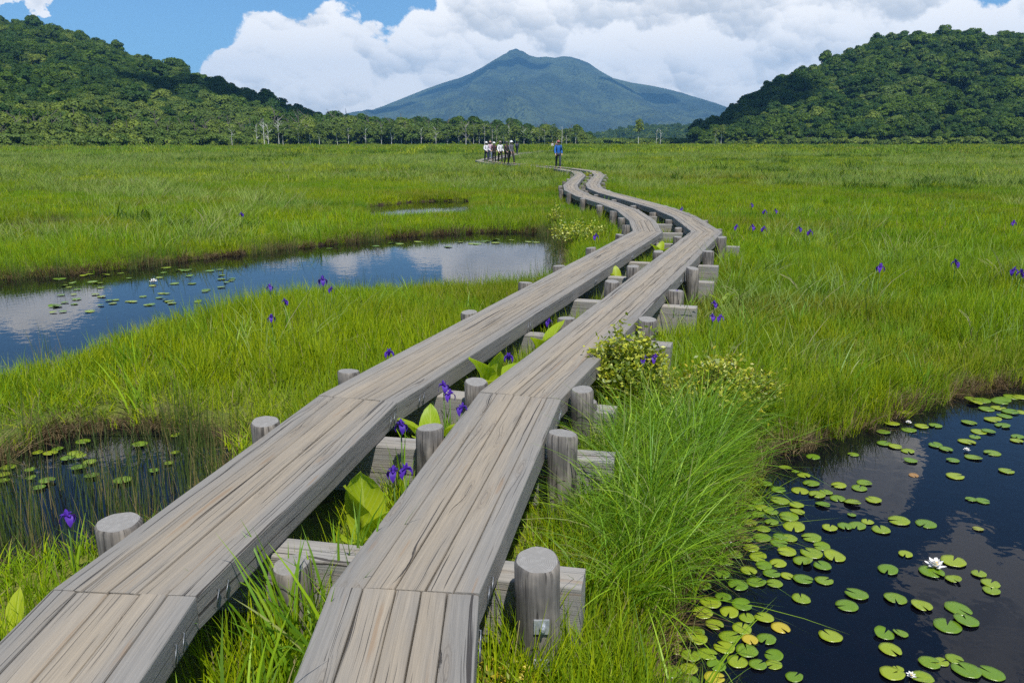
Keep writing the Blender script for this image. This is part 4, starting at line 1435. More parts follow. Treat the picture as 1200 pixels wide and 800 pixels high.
def trunk_mesh(name, seed, m, H=8, r=.22, nb=5, spread=2.2, lean=.0, n=6):
    g = random.Random(seed)
    b = MB()
    p = [Vector((0, 0, -.5))]
    for k in range(1, 6): p.append(Vector((p[-1].x + g.uniform(-.12, .12) + lean * .4, p[-1].y + g.uniform(-.12, .12), -.5 + (H + .5) * k / 5)))
    b.tube(p, [r * (1 - .15 * k) for k in range(6)], n)
    for k in range(nb):
        t = g.uniform(.35, .92); i = min(4, int(t * 5)); q = p[i].lerp(p[i + 1], t * 5 - i)
        a = g.uniform(0, 6.28); L = spread * g.uniform(.5, 1.1)
        b.tube([q, q + Vector((math.cos(a) * L * .5, math.sin(a) * L * .5, L * .45)), q + Vector((math.cos(a) * L, math.sin(a) * L, L * .95))], [r * .45, r * .3, r * .12], 5)
    return b.mesh(name, m)


CROWN = [crown_mesh('crown', 200 + k, M['crown'], H=random.uniform(9.5, 12), rad=random.uniform(3.6, 4.8), z0=random.uniform(.6, 1.8)) for k in range(5)]
CROWNL = [crown_mesh('crown', 210 + k, M['crown_light'], H=random.uniform(7.5, 9.5), rad=random.uniform(2.8, 3.8), z0=random.uniform(-1.6, -.2), ncl=26, nleaf=2400, leaf=.46) for k in range(4)]
BUSH = [crown_mesh('crown', 220 + k, M['crown_light'], H=3.2, rad=2.4, z0=-.3, ncl=14, nleaf=800, leaf=.4) for k in range(3)]
BIRCHC = [crown_mesh('crown', 230 + k, M['crown_light'], H=12, rad=2.7, z0=1.6, ncl=24, nleaf=800, leaf=.42) for k in range(3)]
TRUNK = [trunk_mesh('trunk', 240 + k, M['bark']) for k in range(3)]
BTRUNK = [trunk_mesh('trunk', 250 + k, M['birch'], H=random.uniform(8.5, 11), r=.15, nb=9, spread=1.9, lean=random.uniform(-.3, .3)) for k in range(4)]
DTRUNK = [trunk_mesh('trunk', 260 + k, M['greybark'], H=9, r=.2, nb=14, spread=2.4, lean=random.uniform(-.2, .2)) for k in range(3)]
STRUNK = [trunk_mesh('trunk', 270 + k, M['bark'], H=1.6, r=.08, nb=3, spread=.8) for k in range(2)]
tr_ = random.Random(9)
NTREE = 0


def az_tan(xp): return ray(xp, 167)[0]


def tree(xp, D, kind, label, group, s=1.0, z=None):
    global NTREE
    X = az_tan(xp) * D
    if z is None: z = float(ground_h(np.array([X]), np.array([D]))[0]) - .1
    nm = {'broad': 'broadleaf_tree', 'light': 'broadleaf_tree', 'bush': 'bush', 'birch': 'birch_tree', 'dead': 'bare_tree', 'bare_birch': 'birch_tree'}[kind]
    cat = {'bush': 'bush'}.get(kind, 'tree')
    t = thing(nm, label, cat, (X, D, z), tr_.uniform(0, 6.28), group, scl=s)
    cr, tk = {'broad': (CROWN, TRUNK), 'light': (CROWNL, TRUNK), 'bush': (BUSH, STRUNK), 'birch': (BIRCHC, BTRUNK), 'dead': (None, DTRUNK), 'bare_birch': (None, BTRUNK)}[kind]
    if cr: link('crown', tr_.choice(cr), t)
    link('trunk', tr_.choice(tk), t)
    NTREE += 1
    return t


# front rows, each tree its own object
edge = lin([(-120, 238), (0, 244), (120, 262), (250, 310), (330, 375), (420, 415), (520, 440), (680, 470)])
for row, (dd, kind, s0, s1, step) in enumerate(((0, 'bush', .7, 1.15, 17), (9, 'light', .8, 1.1, 15), (22, 'light', .9, 1.25, 15), (38, 'broad', .75, 1.05, 17))):
    x = -110
    while x < 330:
        D = float(edge(x)) + dd + tr_.uniform(-3, 5)
        lab = {0: 'low bright green bush at the marsh edge under the left hill', 1: 'light green tree in the front row at the foot of the left hill',
               2: 'light green tree behind the front row at the foot of the left hill', 3: 'tall dark green tree behind the light rows below the left hill'}[row]
        z = None
        if D > baseL(x): z = float(hL(np.array([float(x)]), np.array([D]))[1][0])
        tree(x, D, kind, lab, 'trees along the foot of the left hill', tr_.uniform(s0, s1) * (1.0, 1.25, 1.4, 1.25)[row], z)
        x += step * tr_.uniform(.75, 1.25) * (300 / float(edge(x))) ** .5
for row, (dd, kind, s0, s1, step) in enumerate(((0, 'light', .75, 1.05, 15), (14, 'light', .95, 1.3, 14), (30, 'broad', .85, 1.15, 15))):
    x = 325
    while x < 690:
        D = float(edge(x)) + dd + tr_.uniform(-4, 6)
        k = 1.0 if x < 560 else 1 - .3 * (x - 560) / 130
        if x > 640 and row == 2: break
        lab = ('thin light green tree in the front of the distant tree line behind the hikers', 'light green tree in the middle of the distant tree line behind the hikers', 'dark green tree at the back of the distant tree line behind the hikers')[row]
        tree(x, D, kind, lab, 'trees of the distant tree line', tr_.uniform(s0, s1) * k * 1.65)
        x += step * tr_.uniform(.7, 1.3)
# pale birch stems
for (x, s, lab) in ((272, .85, 'single slim pale birch left of the white birch clump below the left hill'), (301, .95, 'leaning white birch at the left of the clump below the left hill'), (310, 1.25, 'tall white birch in the middle of the clump below the left hill'),
                    (315, 1.15, 'white birch second from the middle of the clump below the left hill'), (327, 1.3, 'tallest forked white birch of the clump below the left hill'), (332, 1.1, 'white birch at the right of the clump below the left hill')):
    tree(x, float(edge(x)) - 8, 'bare_birch', lab, 'white birches below the left hill', s)
x = 350
while x < 680:
    tree(x, float(edge(x)) - tr_.uniform(3, 9), 'birch' if tr_.random() < .72 else 'bare_birch', 'slim pale-stemmed birch standing in front of the distant tree line', 'birches of the distant tree line', tr_.uniform(.7, 1.2))
    x += tr_.uniform(4, 11) if x > 530 else tr_.uniform(8, 22)
tree(546, 425, 'dead', 'bare grey tree standing out of the tree line left of the hikers', None, 1.3)
tree(748, 420, 'birch', 'solitary birch with a small leafy crown out on the marsh before the mountain', None, 1.3)
tree(769, 415, 'bare_birch', 'left of two bare white birch stems right of the solitary birch', None, .85)
tree(774, 415, 'bare_birch', 'right of two bare white birch stems right of the solitary birch', None, .9)
# foot of the right hill
for row, (dd, kind, s0, s1, step) in enumerate(((-2, 'broad', .85, 1.2, 19), (12, 'broad', 1.0, 1.35, 19), (26, 'broad', 1.05, 1.4, 20))):
    x = 828 + 6 * row
    while x < 1310:
        D = float(baseR(x)) + dd + tr_.uniform(-3, 4)
        z = max(0.1, float(hR(np.array([float(x)]), np.array([D]))[1][0]))
        lab = ('dark green tree in the front row at the foot of the right hill', 'dark green tree in the second row of the right hill', 'dark green tree in the third row of the right hill')[row]
        tree(x, D, kind, lab, 'trees along the foot of the right hill', tr_.uniform(s0, s1), z)
        x += step * tr_.uniform(.75, 1.25)
for (x, kind, s, lab) in ((838, 'birch', 1.0, 'left pale-stemmed birch at the left foot of the right hill'), (845, 'birch', 1.1, 'right pale-stemmed birch at the left foot of the right hill'),
                          (868, 'bush', .8, 'left of two small round bushes before the right hill'), (882, 'bush', .95, 'right of two small round bushes before the right hill'),
                          (924, 'light', 1.05, 'large pale green tree in front of the dark right hill'), (945, 'light', .7, 'small pale green tree right of the large one before the right hill'),
                          (903, 'light', .7, 'small pale green tree left of the large one before the right hill'), (1135, 'light', .75, 'small light tree near the right end of the right hill foot'), (1060, 'light', .75, 'small light tree in the middle of the right hill foot')):
    tree(x, float(baseR(x)) - 16, kind, lab, None, s)

# the woods on the hills: beyond counting
fc = coll('forest_trees', [bpy.data.objects.new('forest_crown', m_) for m_ in CROWN + CROWNL])


def forest(name, hf, base, ridge, x0, x1, sp, label, smin, smax, dmin, tmax=1.25, low_z=(-9, -8)):
    g = np.random.default_rng(len(name) + int(x0) + 1000)
    P = []; S = []
    D = dmin
    Dm = float(max(ridge(np.array([x0, (x0 + x1) / 2, x1])))) * 1.12
    while D < Dm:
        wid = sp / D * F
        xs = np.arange(x0, x1, wid) + g.uniform(-.35, .35, len(np.arange(x0, x1, wid))) * wid
        dd = D + g.uniform(-.4, .4, len(xs)) * sp
        t = (dd - base(xs)) / (ridge(xs) - base(xs))
        ta, z = hf(xs, dd)
        k = (t > .0) & (t < tmax) & (z > .5)
        P.append(np.stack([ta * dd, dd, z - .5], -1)[k]); S.append(g.uniform(smin, smax, k.sum()) * (1 - .25 * (z[k] < 6)))
        D += sp * .85
    P = np.vstack(P); S = np.concatenate(S)
    rot = np.stack([g.normal(0, .14, len(P)), g.normal(0, .14, len(P)), g.random(len(P)) * 6.28], -1)
    S = S * np.where(g.random(len(P)) < .06, 1.45, 1)
    sc = np.stack([S * g.uniform(.8, 1.2, len(S)), S * g.uniform(.8, 1.2, len(S)), S * g.uniform(.6, 1.1, len(S))], -1)
    idx = g.integers(0, 7, len(P))
    low = g.random(len(P)) < sstep(low_z[1], low_z[0], P[:, 2])
    idx = np.where(low, g.integers(5, 9, len(P)), g.integers(0, 6, len(P)))
    sc[idx >= 5] *= 1.25
    scatter(name, P, rot, sc, idx, fc, label, 'forest')
    return len(P)


def belt(name, x0, x1, n, label):
    g = np.random.default_rng(77)
    xp = x0 + (x1 - x0) * g.random(n); D = edge(xp) + 34 + 75 * g.random(n)
    X = np.array([az_tan(float(q)) for q in xp]) * D
    P = np.stack([X, D, np.zeros(n) - .2], -1)
    S = g.uniform(.8, 1.3, n) * np.interp(xp, [x0, 420, 560, 690], [1.5, 1.55, 1.35, 1.0])
    rot = np.stack([np.zeros(n), np.zeros(n), g.random(n) * 6.28], -1)
    scatter(name, P, rot, np.stack([S, S, S * g.uniform(.85, 1.15, n)], -1), np.where(g.random(n) < .35, g.integers(0, 5, n), g.integers(5, 9, n)), fc, label, 'forest')
    return n


def undergrowth(name, fn, x0, x1, n, d0, d1, label):
    g = np.random.default_rng(int(x1) + int(d1))
    xp = x0 + (x1 - x0) * g.random(n); D = fn(xp) + d0 + (d1 - d0) * g.random(n)
    X = np.array([az_tan(float(q)) for q in xp]) * D
    S = g.uniform(.8, 1.8, n)
    rot = np.stack([np.zeros(n), np.zeros(n), g.random(n) * 6.28], -1)
    scatter(name, np.stack([X, D, np.full(n, .1)], -1), rot, np.stack([S * 1.2, S * 1.2, S], -1), g.integers(0, 3, n), bush_c, label, 'undergrowth')


bush_c = coll('bushes', [bpy.data.objects.new('bush_crown', m_) for m_ in BUSH])
undergrowth('undergrowth', edge, 260, 700, 900, 0, 60, 'low green undergrowth among the trunks of the distant tree line')
undergrowth('undergrowth', edge, -250, 330, 900, 2, 34, 'low green undergrowth at the foot of the left hill')
undergrowth('undergrowth', baseR, 820, 1320, 500, -8, 20, 'low undergrowth at the foot of the right hill')
undergrowth('undergrowth', lambda x: 540 + 0 * x, 640, 860, 500, -20, 60, 'distant low scrub before the mountain')
nf = [belt('forest', 300, 690, 420, 'belt of woods behind the distant tree line'), forest('forest', hL, baseL, ridgeL, -250, 470, 5.9, 'dense green forest covering the left hill', .5, 1.3, 262 + 20, low_z=(7, 22)),
      forest('forest', hR, baseR, ridgeR, 815, 1380, 6.3, 'dense dark green forest covering the right hill', .55, 1.45, 430),
      forest('forest', hM, baseM, ridgeM, 685, 950, 9, 'far dark forest on the low ridge before the mountain', .8, 1.2, 1300)]
print('forest', nf, 'trees', NTREE, 'pads', PADCOUNT)


# ------------------------------------------------------------------ people
def skin_mesh(name, verts, edges, radii, mats, sub=1):
    me = bpy.data.meshes.new(name + '_rig')
    me.from_pydata(verts, edges, [])
    o = bpy.data.objects.new(name + '_rig', me); COL.objects.link(o)
    md = o.modifiers.new('skin', 'SKIN'); md.use_smooth_shade = True
    for i, sv in enumerate(me.skin_vertices[0].data):
        r = radii[i]; sv.radius = r if isinstance(r, tuple) else (r, r); sv.use_root = (i == 0)
    if sub: o.modifiers.new('sub', 'SUBSURF').levels = sub
    dg = bpy.context.evaluated_depsgraph_get()
    res = bpy.data.meshes.new_from_object(o.evaluated_get(dg))
    res.name = name
    bpy.data.objects.remove(o); bpy.data.meshes.remove(me)
    res.materials.clear()
    for m in mats: res.materials.append(m)
    res.polygons.foreach_set('use_smooth', np.ones(len(res.polygons), bool))
    return res


_cl = {}


def cloth(c):
    if c not in _cl:
        _cl[c] = simple('cloth %d' % len(_cl), tuple(v * .85 for v in c), c, 9, .85, .3)
    return _cl[c]


SKIN = simple('skin', (.50, .30, .21), (.56, .35, .25), 12, .55, .1)
HAIR = simple('dark hair', (.02, .016, .013), (.04, .03, .022), 40, .6, .4)
SHOE = simple('boot leather', (.06, .045, .035), (.1, .08, .06), 30, .7, .3)


def person(loc, facing, label, top, legs, hat=None, pack=None, stride=.16, h=1.68, armbend=.3, pole=False, hair=True, long_hair=False, bare_arms=False, group=None, kneel=False):
    t = thing('person', label, 'person', loc, facing, group, scl=h / 1.7)
    s = stride
    J = {'pelvis': (0, 0, .93), 'waist': (0, -.01, 1.08), 'chest': (0, -.01, 1.28), 'neck': (0, -.005, 1.45), 'head0': (0, -.02, 1.52), 'head1': (0, -.025, 1.62)}
    for sd, sg in (('l', -1), ('r', 1)):
        f = s * sg
        J['hip' + sd] = (.09 * sg, 0, .90); J['knee' + sd] = (.10 * sg, -f * .75 - .03, .49); J['ank' + sd] = (.10 * sg, -f * 1.0 + (.06 if f < 0 else 0), .09); J['toe' + sd] = (.11 * sg, -f - .15 + (.06 if f < 0 else 0), .045)
        J['sh' + sd] = (.17 * sg, 0, 1.40); J['elb' + sd] = (.235 * sg, f * .7 + .03, 1.13); J['wr' + sd] = (.225 * sg, f * .7 - armbend * .55, 1.13 - .23 * math.cos(armbend)); J['ha' + sd] = (.215 * sg, f * .7 - armbend * .8, 1.05 - .24 * math.cos(armbend))
    # body: one continuous skin surface
    names = ['pelvis', 'waist', 'chest', 'neck', 'head0', 'head1'] + [a + b for b in 'lr' for a in ('hip', 'knee', 'ank', 'toe', 'sh', 'elb', 'wr', 'ha')]
    ix = {n: i for i, n in enumerate(names)}
    E_ = [('pelvis', 'waist'), ('waist', 'chest'), ('chest', 'neck'), ('neck', 'head0'), ('head0', 'head1')]
    for b in 'lr': E_ += [('pelvis', 'hip' + b), ('hip' + b, 'knee' + b), ('knee' + b, 'ank' + b), ('ank' + b, 'toe' + b), ('chest', 'sh' + b), ('sh' + b, 'elb' + b), ('elb' + b, 'wr' + b), ('wr' + b, 'ha' + b)]
    rad = {'pelvis': (.13, .10), 'waist': (.12, .09), 'chest': (.14, .105), 'neck': .055, 'head0': (.07, .08), 'head1': (.08, .095), 'hip': .085, 'knee': .055, 'ank': .04, 'toe': .035, 'sh': .055, 'elb': .042, 'wr': .03, 'ha': .034}
    rg = lambda n: rad.get(n) or rad[n[:-1]]
    body = skin_mesh('body', [J[n] for n in names], [(ix[a], ix[b]) for a, b in E_], [rg(n) for n in names], [SKIN])
    bo = link('body', body, t)
    fb = MB()
    fb.tube([(0, -.105, 1.60), (0, -.128, 1.565)], [.010, .016], 6)
    for sg in (-1, 1):
        fb.ball((.077 * sg, -.02, 1.585), (.014, .025, .034), 8, 5)
    # five fingers on each hand
    for sd, sg in (('l', -1), ('r', 1)):
        hx, hy, hz = J['ha' + sd]
        for k in range(4): fb.tube([(hx + .0 * sg, hy - .024 + .016 * k, hz), (hx, hy - .026 + .016 * k, hz - .05 + abs(k - 1.4) * .006), (hx - .012 * sg, hy - .03 + .016 * k, hz - .08 + abs(k - 1.4) * .008)], [.009, .008, .006], 5)
        fb.tube([(hx, hy - .03, hz + .02), (hx - .012 * sg, hy - .052, hz - .01), (hx - .014 * sg, hy - .058, hz - .035)], [.011, .009, .007], 5)
    fb.build('face_and_fingers', SKIN, bo, smooth=True)
    eb = MB()
    for sg in (-1, 1): eb.ball((.03 * sg, -.108, 1.60), .009, 6, 4)
    eb.box((0, -.112, 1.535), (.04, .008, .008))
    eb.build('eyes_and_mouth', HAIR, bo)
    # clothes
    tn = ['waist', 'chest', 'neck0', 'hipc'] + [a + b for b in 'lr' for a in ('sh', 'elb', 'wr')]
    P = dict(J); P['neck0'] = (0, -.005, 1.44); P['hipc'] = (0, 0, .86)
    for b in 'lr':
        if bare_arms: P['wr' + b] = tuple(np.array(J['sh' + b]) * .3 + np.array(J['elb' + b]) * .7)
    tn2 = [n for n in tn if not (bare_arms and n[:3] == 'elb')]
    jx = {n: i for i, n in enumerate(tn2)}
    te = [('waist', 'chest'), ('chest', 'neck0'), ('waist', 'hipc')]
    for b in 'lr': te += [('chest', 'sh' + b)] + ([('sh' + b, 'wr' + b)] if bare_arms else [('sh' + b, 'elb' + b), ('elb' + b, 'wr' + b)])
    tr2 = {'waist': (.155, .125), 'chest': (.17, .135), 'neck0': .07, 'hipc': (.165, .135), 'sh': .078, 'elb': .062, 'wr': .05}
    tg = lambda n: tr2.get(n) or tr2[n[:-1]]
    link('jacket', skin_mesh('jacket', [P[n] for n in tn2], [(jx[a], jx[b]) for a, b in te], [tg(n) for n in tn2], [cloth(top)]), t)
    ln = ['pelvis'] + [a + b for b in 'lr' for a in ('hip', 'knee', 'ank')]
    lx = {n: i for i, n in enumerate(ln)}
    le = [('pelvis', 'hipl'), ('hipl', 'kneel'), ('kneel', 'ankl'), ('pelvis', 'hipr'), ('hipr', 'kneer'), ('kneer', 'ankr')]
    lr = {'pelvis': (.145, .115), 'hip': .10, 'knee': .078, 'ank': .062}
    lg = lambda n: lr.get(n) or lr[n[:-1]]
    link('trousers', skin_mesh('trousers', [J[n] for n in ln], [(lx[a], lx[b]) for a, b in le], [lg(n) for n in ln], [cloth(legs)]), t)
    for b, sg in (('l', -1), ('r', 1)):
        a, q = J['ank' + b], J['toe' + b]
        link('boot', skin_mesh('boot', [(a[0], a[1], .12), (a[0], a[1] + .01, .06), (q[0], q[1], .045)], [(0, 1), (1, 2)], [.058, .058, .05], [SHOE]), t)
    if hair:
        hb = MB(); hb.ball((0, 0.0, 1.635), (.092, .105, .095), 12, 8)
        if long_hair: hb.ball((0, .07, 1.54), (.075, .045, .12), 10, 6)
        hb.build('hair', HAIR, t, smooth=True)
    if hat:
        hb = MB(); hb.ball((0, -.005, 1.68), (.102, .115, .085), 12, 8)
        n = 16
        ring = [(.10 * math.cos(2 * math.pi * k / n), .115 * math.sin(2 * math.pi * k / n), 1.665) for k in range(n)] + [(.165 * math.cos(2 * math.pi * k / n), -.01 + .185 * math.sin(2 * math.pi * k / n), 1.645) for k in range(n)] + [(.10 * math.cos(2 * math.pi * k / n), .115 * math.sin(2 * math.pi * k / n), 1.655) for k in range(n)]
        hb.add(ring, [(k, (k + 1) % n, n + (k + 1) % n, n + k) for k in range(n)] + [(n + k, n + (k + 1) % n, 2 * n + (k + 1) % n, 2 * n + k) for k in range(n)])
        hb.build('hat', cloth(hat), t, smooth=True)
    if pack:
        pm = skin_mesh('backpack', [(0, .19, 1.02), (0, .21, 1.2), (0, .18, 1.4)], [(0, 1), (1, 2)], [(.15, .10), (.16, .12), (.13, .08)], [cloth(pack)])
        pk = link('backpack', pm, t)
        for sg in (-1, 1):
            sb = MB(); sb.tube([(.11 * sg, .12, 1.42), (.12 * sg, -.02, 1.475), (.12 * sg, -.145, 1.33), (.13 * sg, -.13, 1.15), (.12 * sg, .08, 1.02)], .016, 6)
            sb.build('strap', cloth(pack), pk, smooth=True)
    if pole:
        hx, hy, hz = J['har']
        pb = MB(); pb.tube([(hx, hy - .03, hz + .08), (hx, hy - .1, -.0)], .008, 6); pb.build('trekking_pole', M['steel'], t)
    return t


grp = 'hikers walking in a file along the boardwalk'
WHT = (.75, .73, .74); PNK = (.62, .45, .52); BLK = (.018, .018, .022); NAVY = (.02, .03, .06); GRY = (.22, .22, .24)
dz = DECK + .01


def on_walk(C, y): # centre of a walk where it reaches y on its way out
    for i in range(len(C) - 1):
        if min(C[i][1], C[i + 1][1]) <= y <= max(C[i][1], C[i + 1][1]):
            t = (y - C[i][1]) / (C[i + 1][1] - C[i][1]); return (C[i][0] + t * (C[i + 1][0] - C[i][0]), y)


def hiker(xp, C, y0, y1, **k):
    # point of the walk that lies on the sight line of column xp
    ta = ray(xp, 192)[0]
    best = min((abs(on_walk(C, yy)[0] / yy - ta), yy) for yy in np.linspace(y0, y1, 120))
    X, Y = on_walk(C, best[1])
    k['facing'] = k['facing'] + tr_.uniform(-.35, .35)
    return person((X, Y, dz), **k)


hiker(654, LC, 49, 54, facing=R(4), label='hiker in a bright blue jacket walking alone towards the viewer on the boardwalk', top=(.012, .12, .42), legs=(.03, .045, .06), pack=(.03, .03, .04), hat=(.35, .12, .13), h=1.72, stride=0.2, armbend=0.35)
hiker(570, LC, 60, 78, facing=R(20), label='leftmost hiker of the group, in a white jacket and white hat with dark trousers', top=WHT, legs=NAVY, hat=(.8, .8, .78), pack=GRY, group=grp, h=1.66, stride=0.12, armbend=0.9)
hiker(574.5, RC, 60, 78, facing=R(14), label='hiker in a pale pink top second from the left of the group', top=PNK, legs=(.12, .15, .22), hat=(.5, .3, .25), pack=(.3, .1, .12), group=grp, h=1.72, stride=0.22, armbend=0.3)
hiker(579, LC, 60, 78, facing=R(18), label='hiker in black with a white hat third from the left of the group', top=(.04, .03, .035), legs=BLK, hat=(.82, .8, .8), pack=(.45, .1, .1), group=grp, h=1.63, stride=0.08, armbend=1.2)
hiker(586.5, LC, 60, 78, facing=R(22), label='hiker in a white shirt with black trousers in the middle of the group', top=(.8, .8, .8), legs=BLK, hat=(.25, .22, .2), pack=(.12, .12, .13), group=grp, h=1.7, stride=0.18, armbend=0.5)
hiker(594, LC, 58, 76, facing=R(16), label='hiker in a dark jacket beside the man with the white cap, right in the group', top=(.03, .03, .03), legs=BLK, hat=(.1, .1, .1), pack=(.4, .2, .1), group=grp, h=1.68, stride=0.1, armbend=0.8)
hiker(599, LC, 56, 74, facing=R(16), label='rightmost hiker of the group, in grey with a white cap and black trousers', top=(.12, .12, .14), legs=BLK, hat=(.85, .85, .84), pack=(.05, .05, .06), group=grp, h=1.72, stride=0.24, armbend=0.3)
X, Y = on_walk(LC, 112)
person((ray(606, 180)[0] * 118, 118, .65), R(170), 'small distant hiker in dark blue walking away behind the group', (.03, .04, .07), NAVY, pack=(.04, .05, .09), h=1.72)
person((9.0, 95.0 + 87, .65), R(10), 'tiny far hiker in white with dark trousers right of the blue jacket', (.7, .66, .66), NAVY, hat=(.4, .12, .12), pack=(.3, .1, .1))
person((9.9, 183.5, .65), R(20), 'tiny far hiker in dark clothes right beside the far hiker in white', (.3, .12, .12), BLK, hat=(.7, .7, .68), pack=(.1, .1, .1))


# ------------------------------------------------------------------ air
b = MB(); b.box((0, 0, 430), (18400, 18400, 863.4))
hz = b.build('haze', [])
m, nt, out = mat('pale summer haze')
pv = nt.n('ShaderNodeVolumePrincipled', {'Color': (.22, .55, .97, 1), 'Density': 1.15e-4, 'Anisotropy': .0})
nt.t.links.new(pv.outputs[0], out.inputs['Volume'])
hz.data.materials.clear(); hz.data.materials.append(m)
tag(hz, kind='stuff')

def overhead_cloud(sx, sy, sz, h, rx, ry, seed):  # unseen clouds, placed by where their shadows fall on hills and mountain
    L = Vector((math.sin(R(162)) * math.cos(R(62)), math.cos(R(162)) * math.cos(R(62)), math.sin(R(62))))
    P = Vector((sx, sy, sz)) + L * ((h - sz) / L.z)
    g = random.Random(seed); V = []; Fq = []; base = 0
    for k in range(16):
        a = g.uniform(0, 6.28); q = math.sqrt(g.random()) * .75
        c = Vector((rx * q * math.cos(a), ry * q * math.sin(a), 0)); r = min(rx, ry) * g.uniform(.3, .55) * (1.15 - .5 * q)
        nu, nv = 24, 14
        for j in range(nv + 1):
            for i in range(nu):
                ph = math.pi * j / nv; th = 2 * math.pi * i / nu
                d = Vector((math.sin(ph) * math.cos(th), math.sin(ph) * math.sin(th), math.cos(ph)))
                n = float(fbm(d.x * 2.3 + seed + k, d.y * 2.3 + d.z * 1.7, 4)) - .5
                p = c + d * r * (1 + .5 * n); p.z *= .7 if p.z > 0 else .2
                V.append(p)
        Fq += [(base + j * nu + i, base + (j + 1) * nu + i, base + (j + 1) * nu + (i + 1) % nu, base + j * nu + (i + 1) % nu) for j in range(nv) for i in range(nu)]
        base += nu * (nv + 1)
    mb = MB(); mb.add(V, Fq)
    tag(mb.build('cloud', M['cloud'], smooth=True, loc=P), kind='structure')


M['cloud'] = simple('white cloud', (.86, .87, .88), (.9, .9, .9), .02, 1.0, .0)
overhead_cloud(-168, 575, 45, 1150, 82, 140, 5)
overhead_cloud(140, 560, 40, 1150, 62, 130, 8)
overhead_cloud(-250, 5900, 420, 2600, 520, 300, 11)
overhead_cloud(820, 5500, 260, 2500, 420, 240, 14)
overhead_cloud(-900, 5300, 200, 2500, 330, 200, 17)

# ------------------------------------------------------------------ light: sun behind the viewer's right shoulder, sky with cumulus
SUN_EL = R(62); SUN_AZ = R(162)            # azimuth clockwise from +Y
sd_ = bpy.data.lights.new('sun', 'SUN'); sd_.energy = 4.2; sd_.angle = R(.53); sd_.color = (1, .955, .89)
sun = link('sun', sd_)
dirv = Vector((math.sin(SUN_AZ) * math.cos(SUN_EL), math.cos(SUN_AZ) * math.cos(SUN_EL), math.sin(SUN_EL)))
sun.rotation_euler = dirv.to_track_quat('Z', 'Y').to_euler()

w = bpy.data.worlds.new('World'); scene.world = w; w.use_nodes = True
t = w.node_tree; t.nodes.clear(); nt = NT(t)
out = nt.n('ShaderNodeOutputWorld')
sky = nt.n('ShaderNodeTexSky', sky_type='NISHITA', sun_disc=False, sun_elevation=SUN_EL, sun_rotation=SUN_AZ, altitude=1400, air_density=1.0, dust_density=.3, ozone_density=1.2)
bg = nt.n('ShaderNodeBackground', {'Color': nt.mix(1.0, sky.outputs[0], (.60, .84, 1.0), 'MULTIPLY'), 'Strength': .105})
g = nt.n('ShaderNodeTexCoord').outputs['Generated']
sx, sy, sz = nt.n('ShaderNodeSeparateXYZ', {0: g}).outputs
az = nt.math('MULTIPLY', nt.math('ARCTAN2', sx, sy), 57.2958)
el = nt.math('MULTIPLY', nt.math('ARCSINE', sz), 57.2958)
P0 = nt.n('ShaderNodeCombineXYZ', {0: az, 1: nt.math('MULTIPLY', el, 1.25), 2: 0}).outputs[0]

# billow fields as reusable groups: a fine one for the outline, a softer one for the shading
def billow_group(detail, warp, fine, scale=.27, smooth=.25):
    bgp = bpy.data.node_groups.new('cumulus billow', 'ShaderNodeTree')
    bgp.interface.new_socket('P', in_out='INPUT', socket_type='NodeSocketVector')
    bgp.interface.new_socket('B', in_out='OUTPUT', socket_type='NodeSocketFloat')
    bt = NT(bgp)
    gi = bt.n('NodeGroupInput'); go = bt.n('NodeGroupOutput')
    wv = bt.n('ShaderNodeTexNoise', {'Vector': gi.outputs[0], 'Scale': .3, 'Detail': 3.0, 'Roughness': .55}, noise_dimensions='2D').outputs[1]
    Pw = bt.vadd(gi.outputs[0], bt.vmul(bt.vadd(wv, (-.5, -.5, -.5)), (warp, warp, 0)))
    vo = bt.n('ShaderNodeTexVoronoi', {'Vector': Pw, 'Scale': scale, 'Detail': detail, 'Roughness': .5, 'Lacunarity': 2.2, 'Smoothness': smooth}, feature='SMOOTH_F1', voronoi_dimensions='2D', normalize=True).outputs['Distance']
    fn = bt.noise(gi.outputs[0], .9, 6, .62, '2D')
    Bv = bt.math('ADD', bt.math('SUBTRACT', 1.0, bt.math('MULTIPLY', vo, 1.25)), bt.math('MULTIPLY', bt.math('SUBTRACT', fn, .5), fine))
    bgp.links.new(Bv, go.inputs[0])
    return bgp


BG = [billow_group(5.0, 1.8, .25)]


def billow(vec, k=0):
    nd = nt.n('ShaderNodeGroup'); nd.node_tree = BG[k]
    t.links.new(vec, nd.inputs[0]); return nd.outputs[0]


B0 = billow(P0)
# height of the cumulus bank by azimuth
tops = [(0, 10, -90), (130, -40, 0)]
fc_ = nt.n('ShaderNodeFloatCurve', {'Value': nt.n('ShaderNodeMapRange', {0: az, 1: -60.0, 2: 60.0, 3: 0.0, 4: 1.0}).outputs[0]})
cm = fc_.mapping; cu = cm.curves[0]


def ael(x, y):
    a, e = ray(x, y); return math.degrees(math.atan(a)), math.degrees(math.atan(e / math.hypot(1, a)))


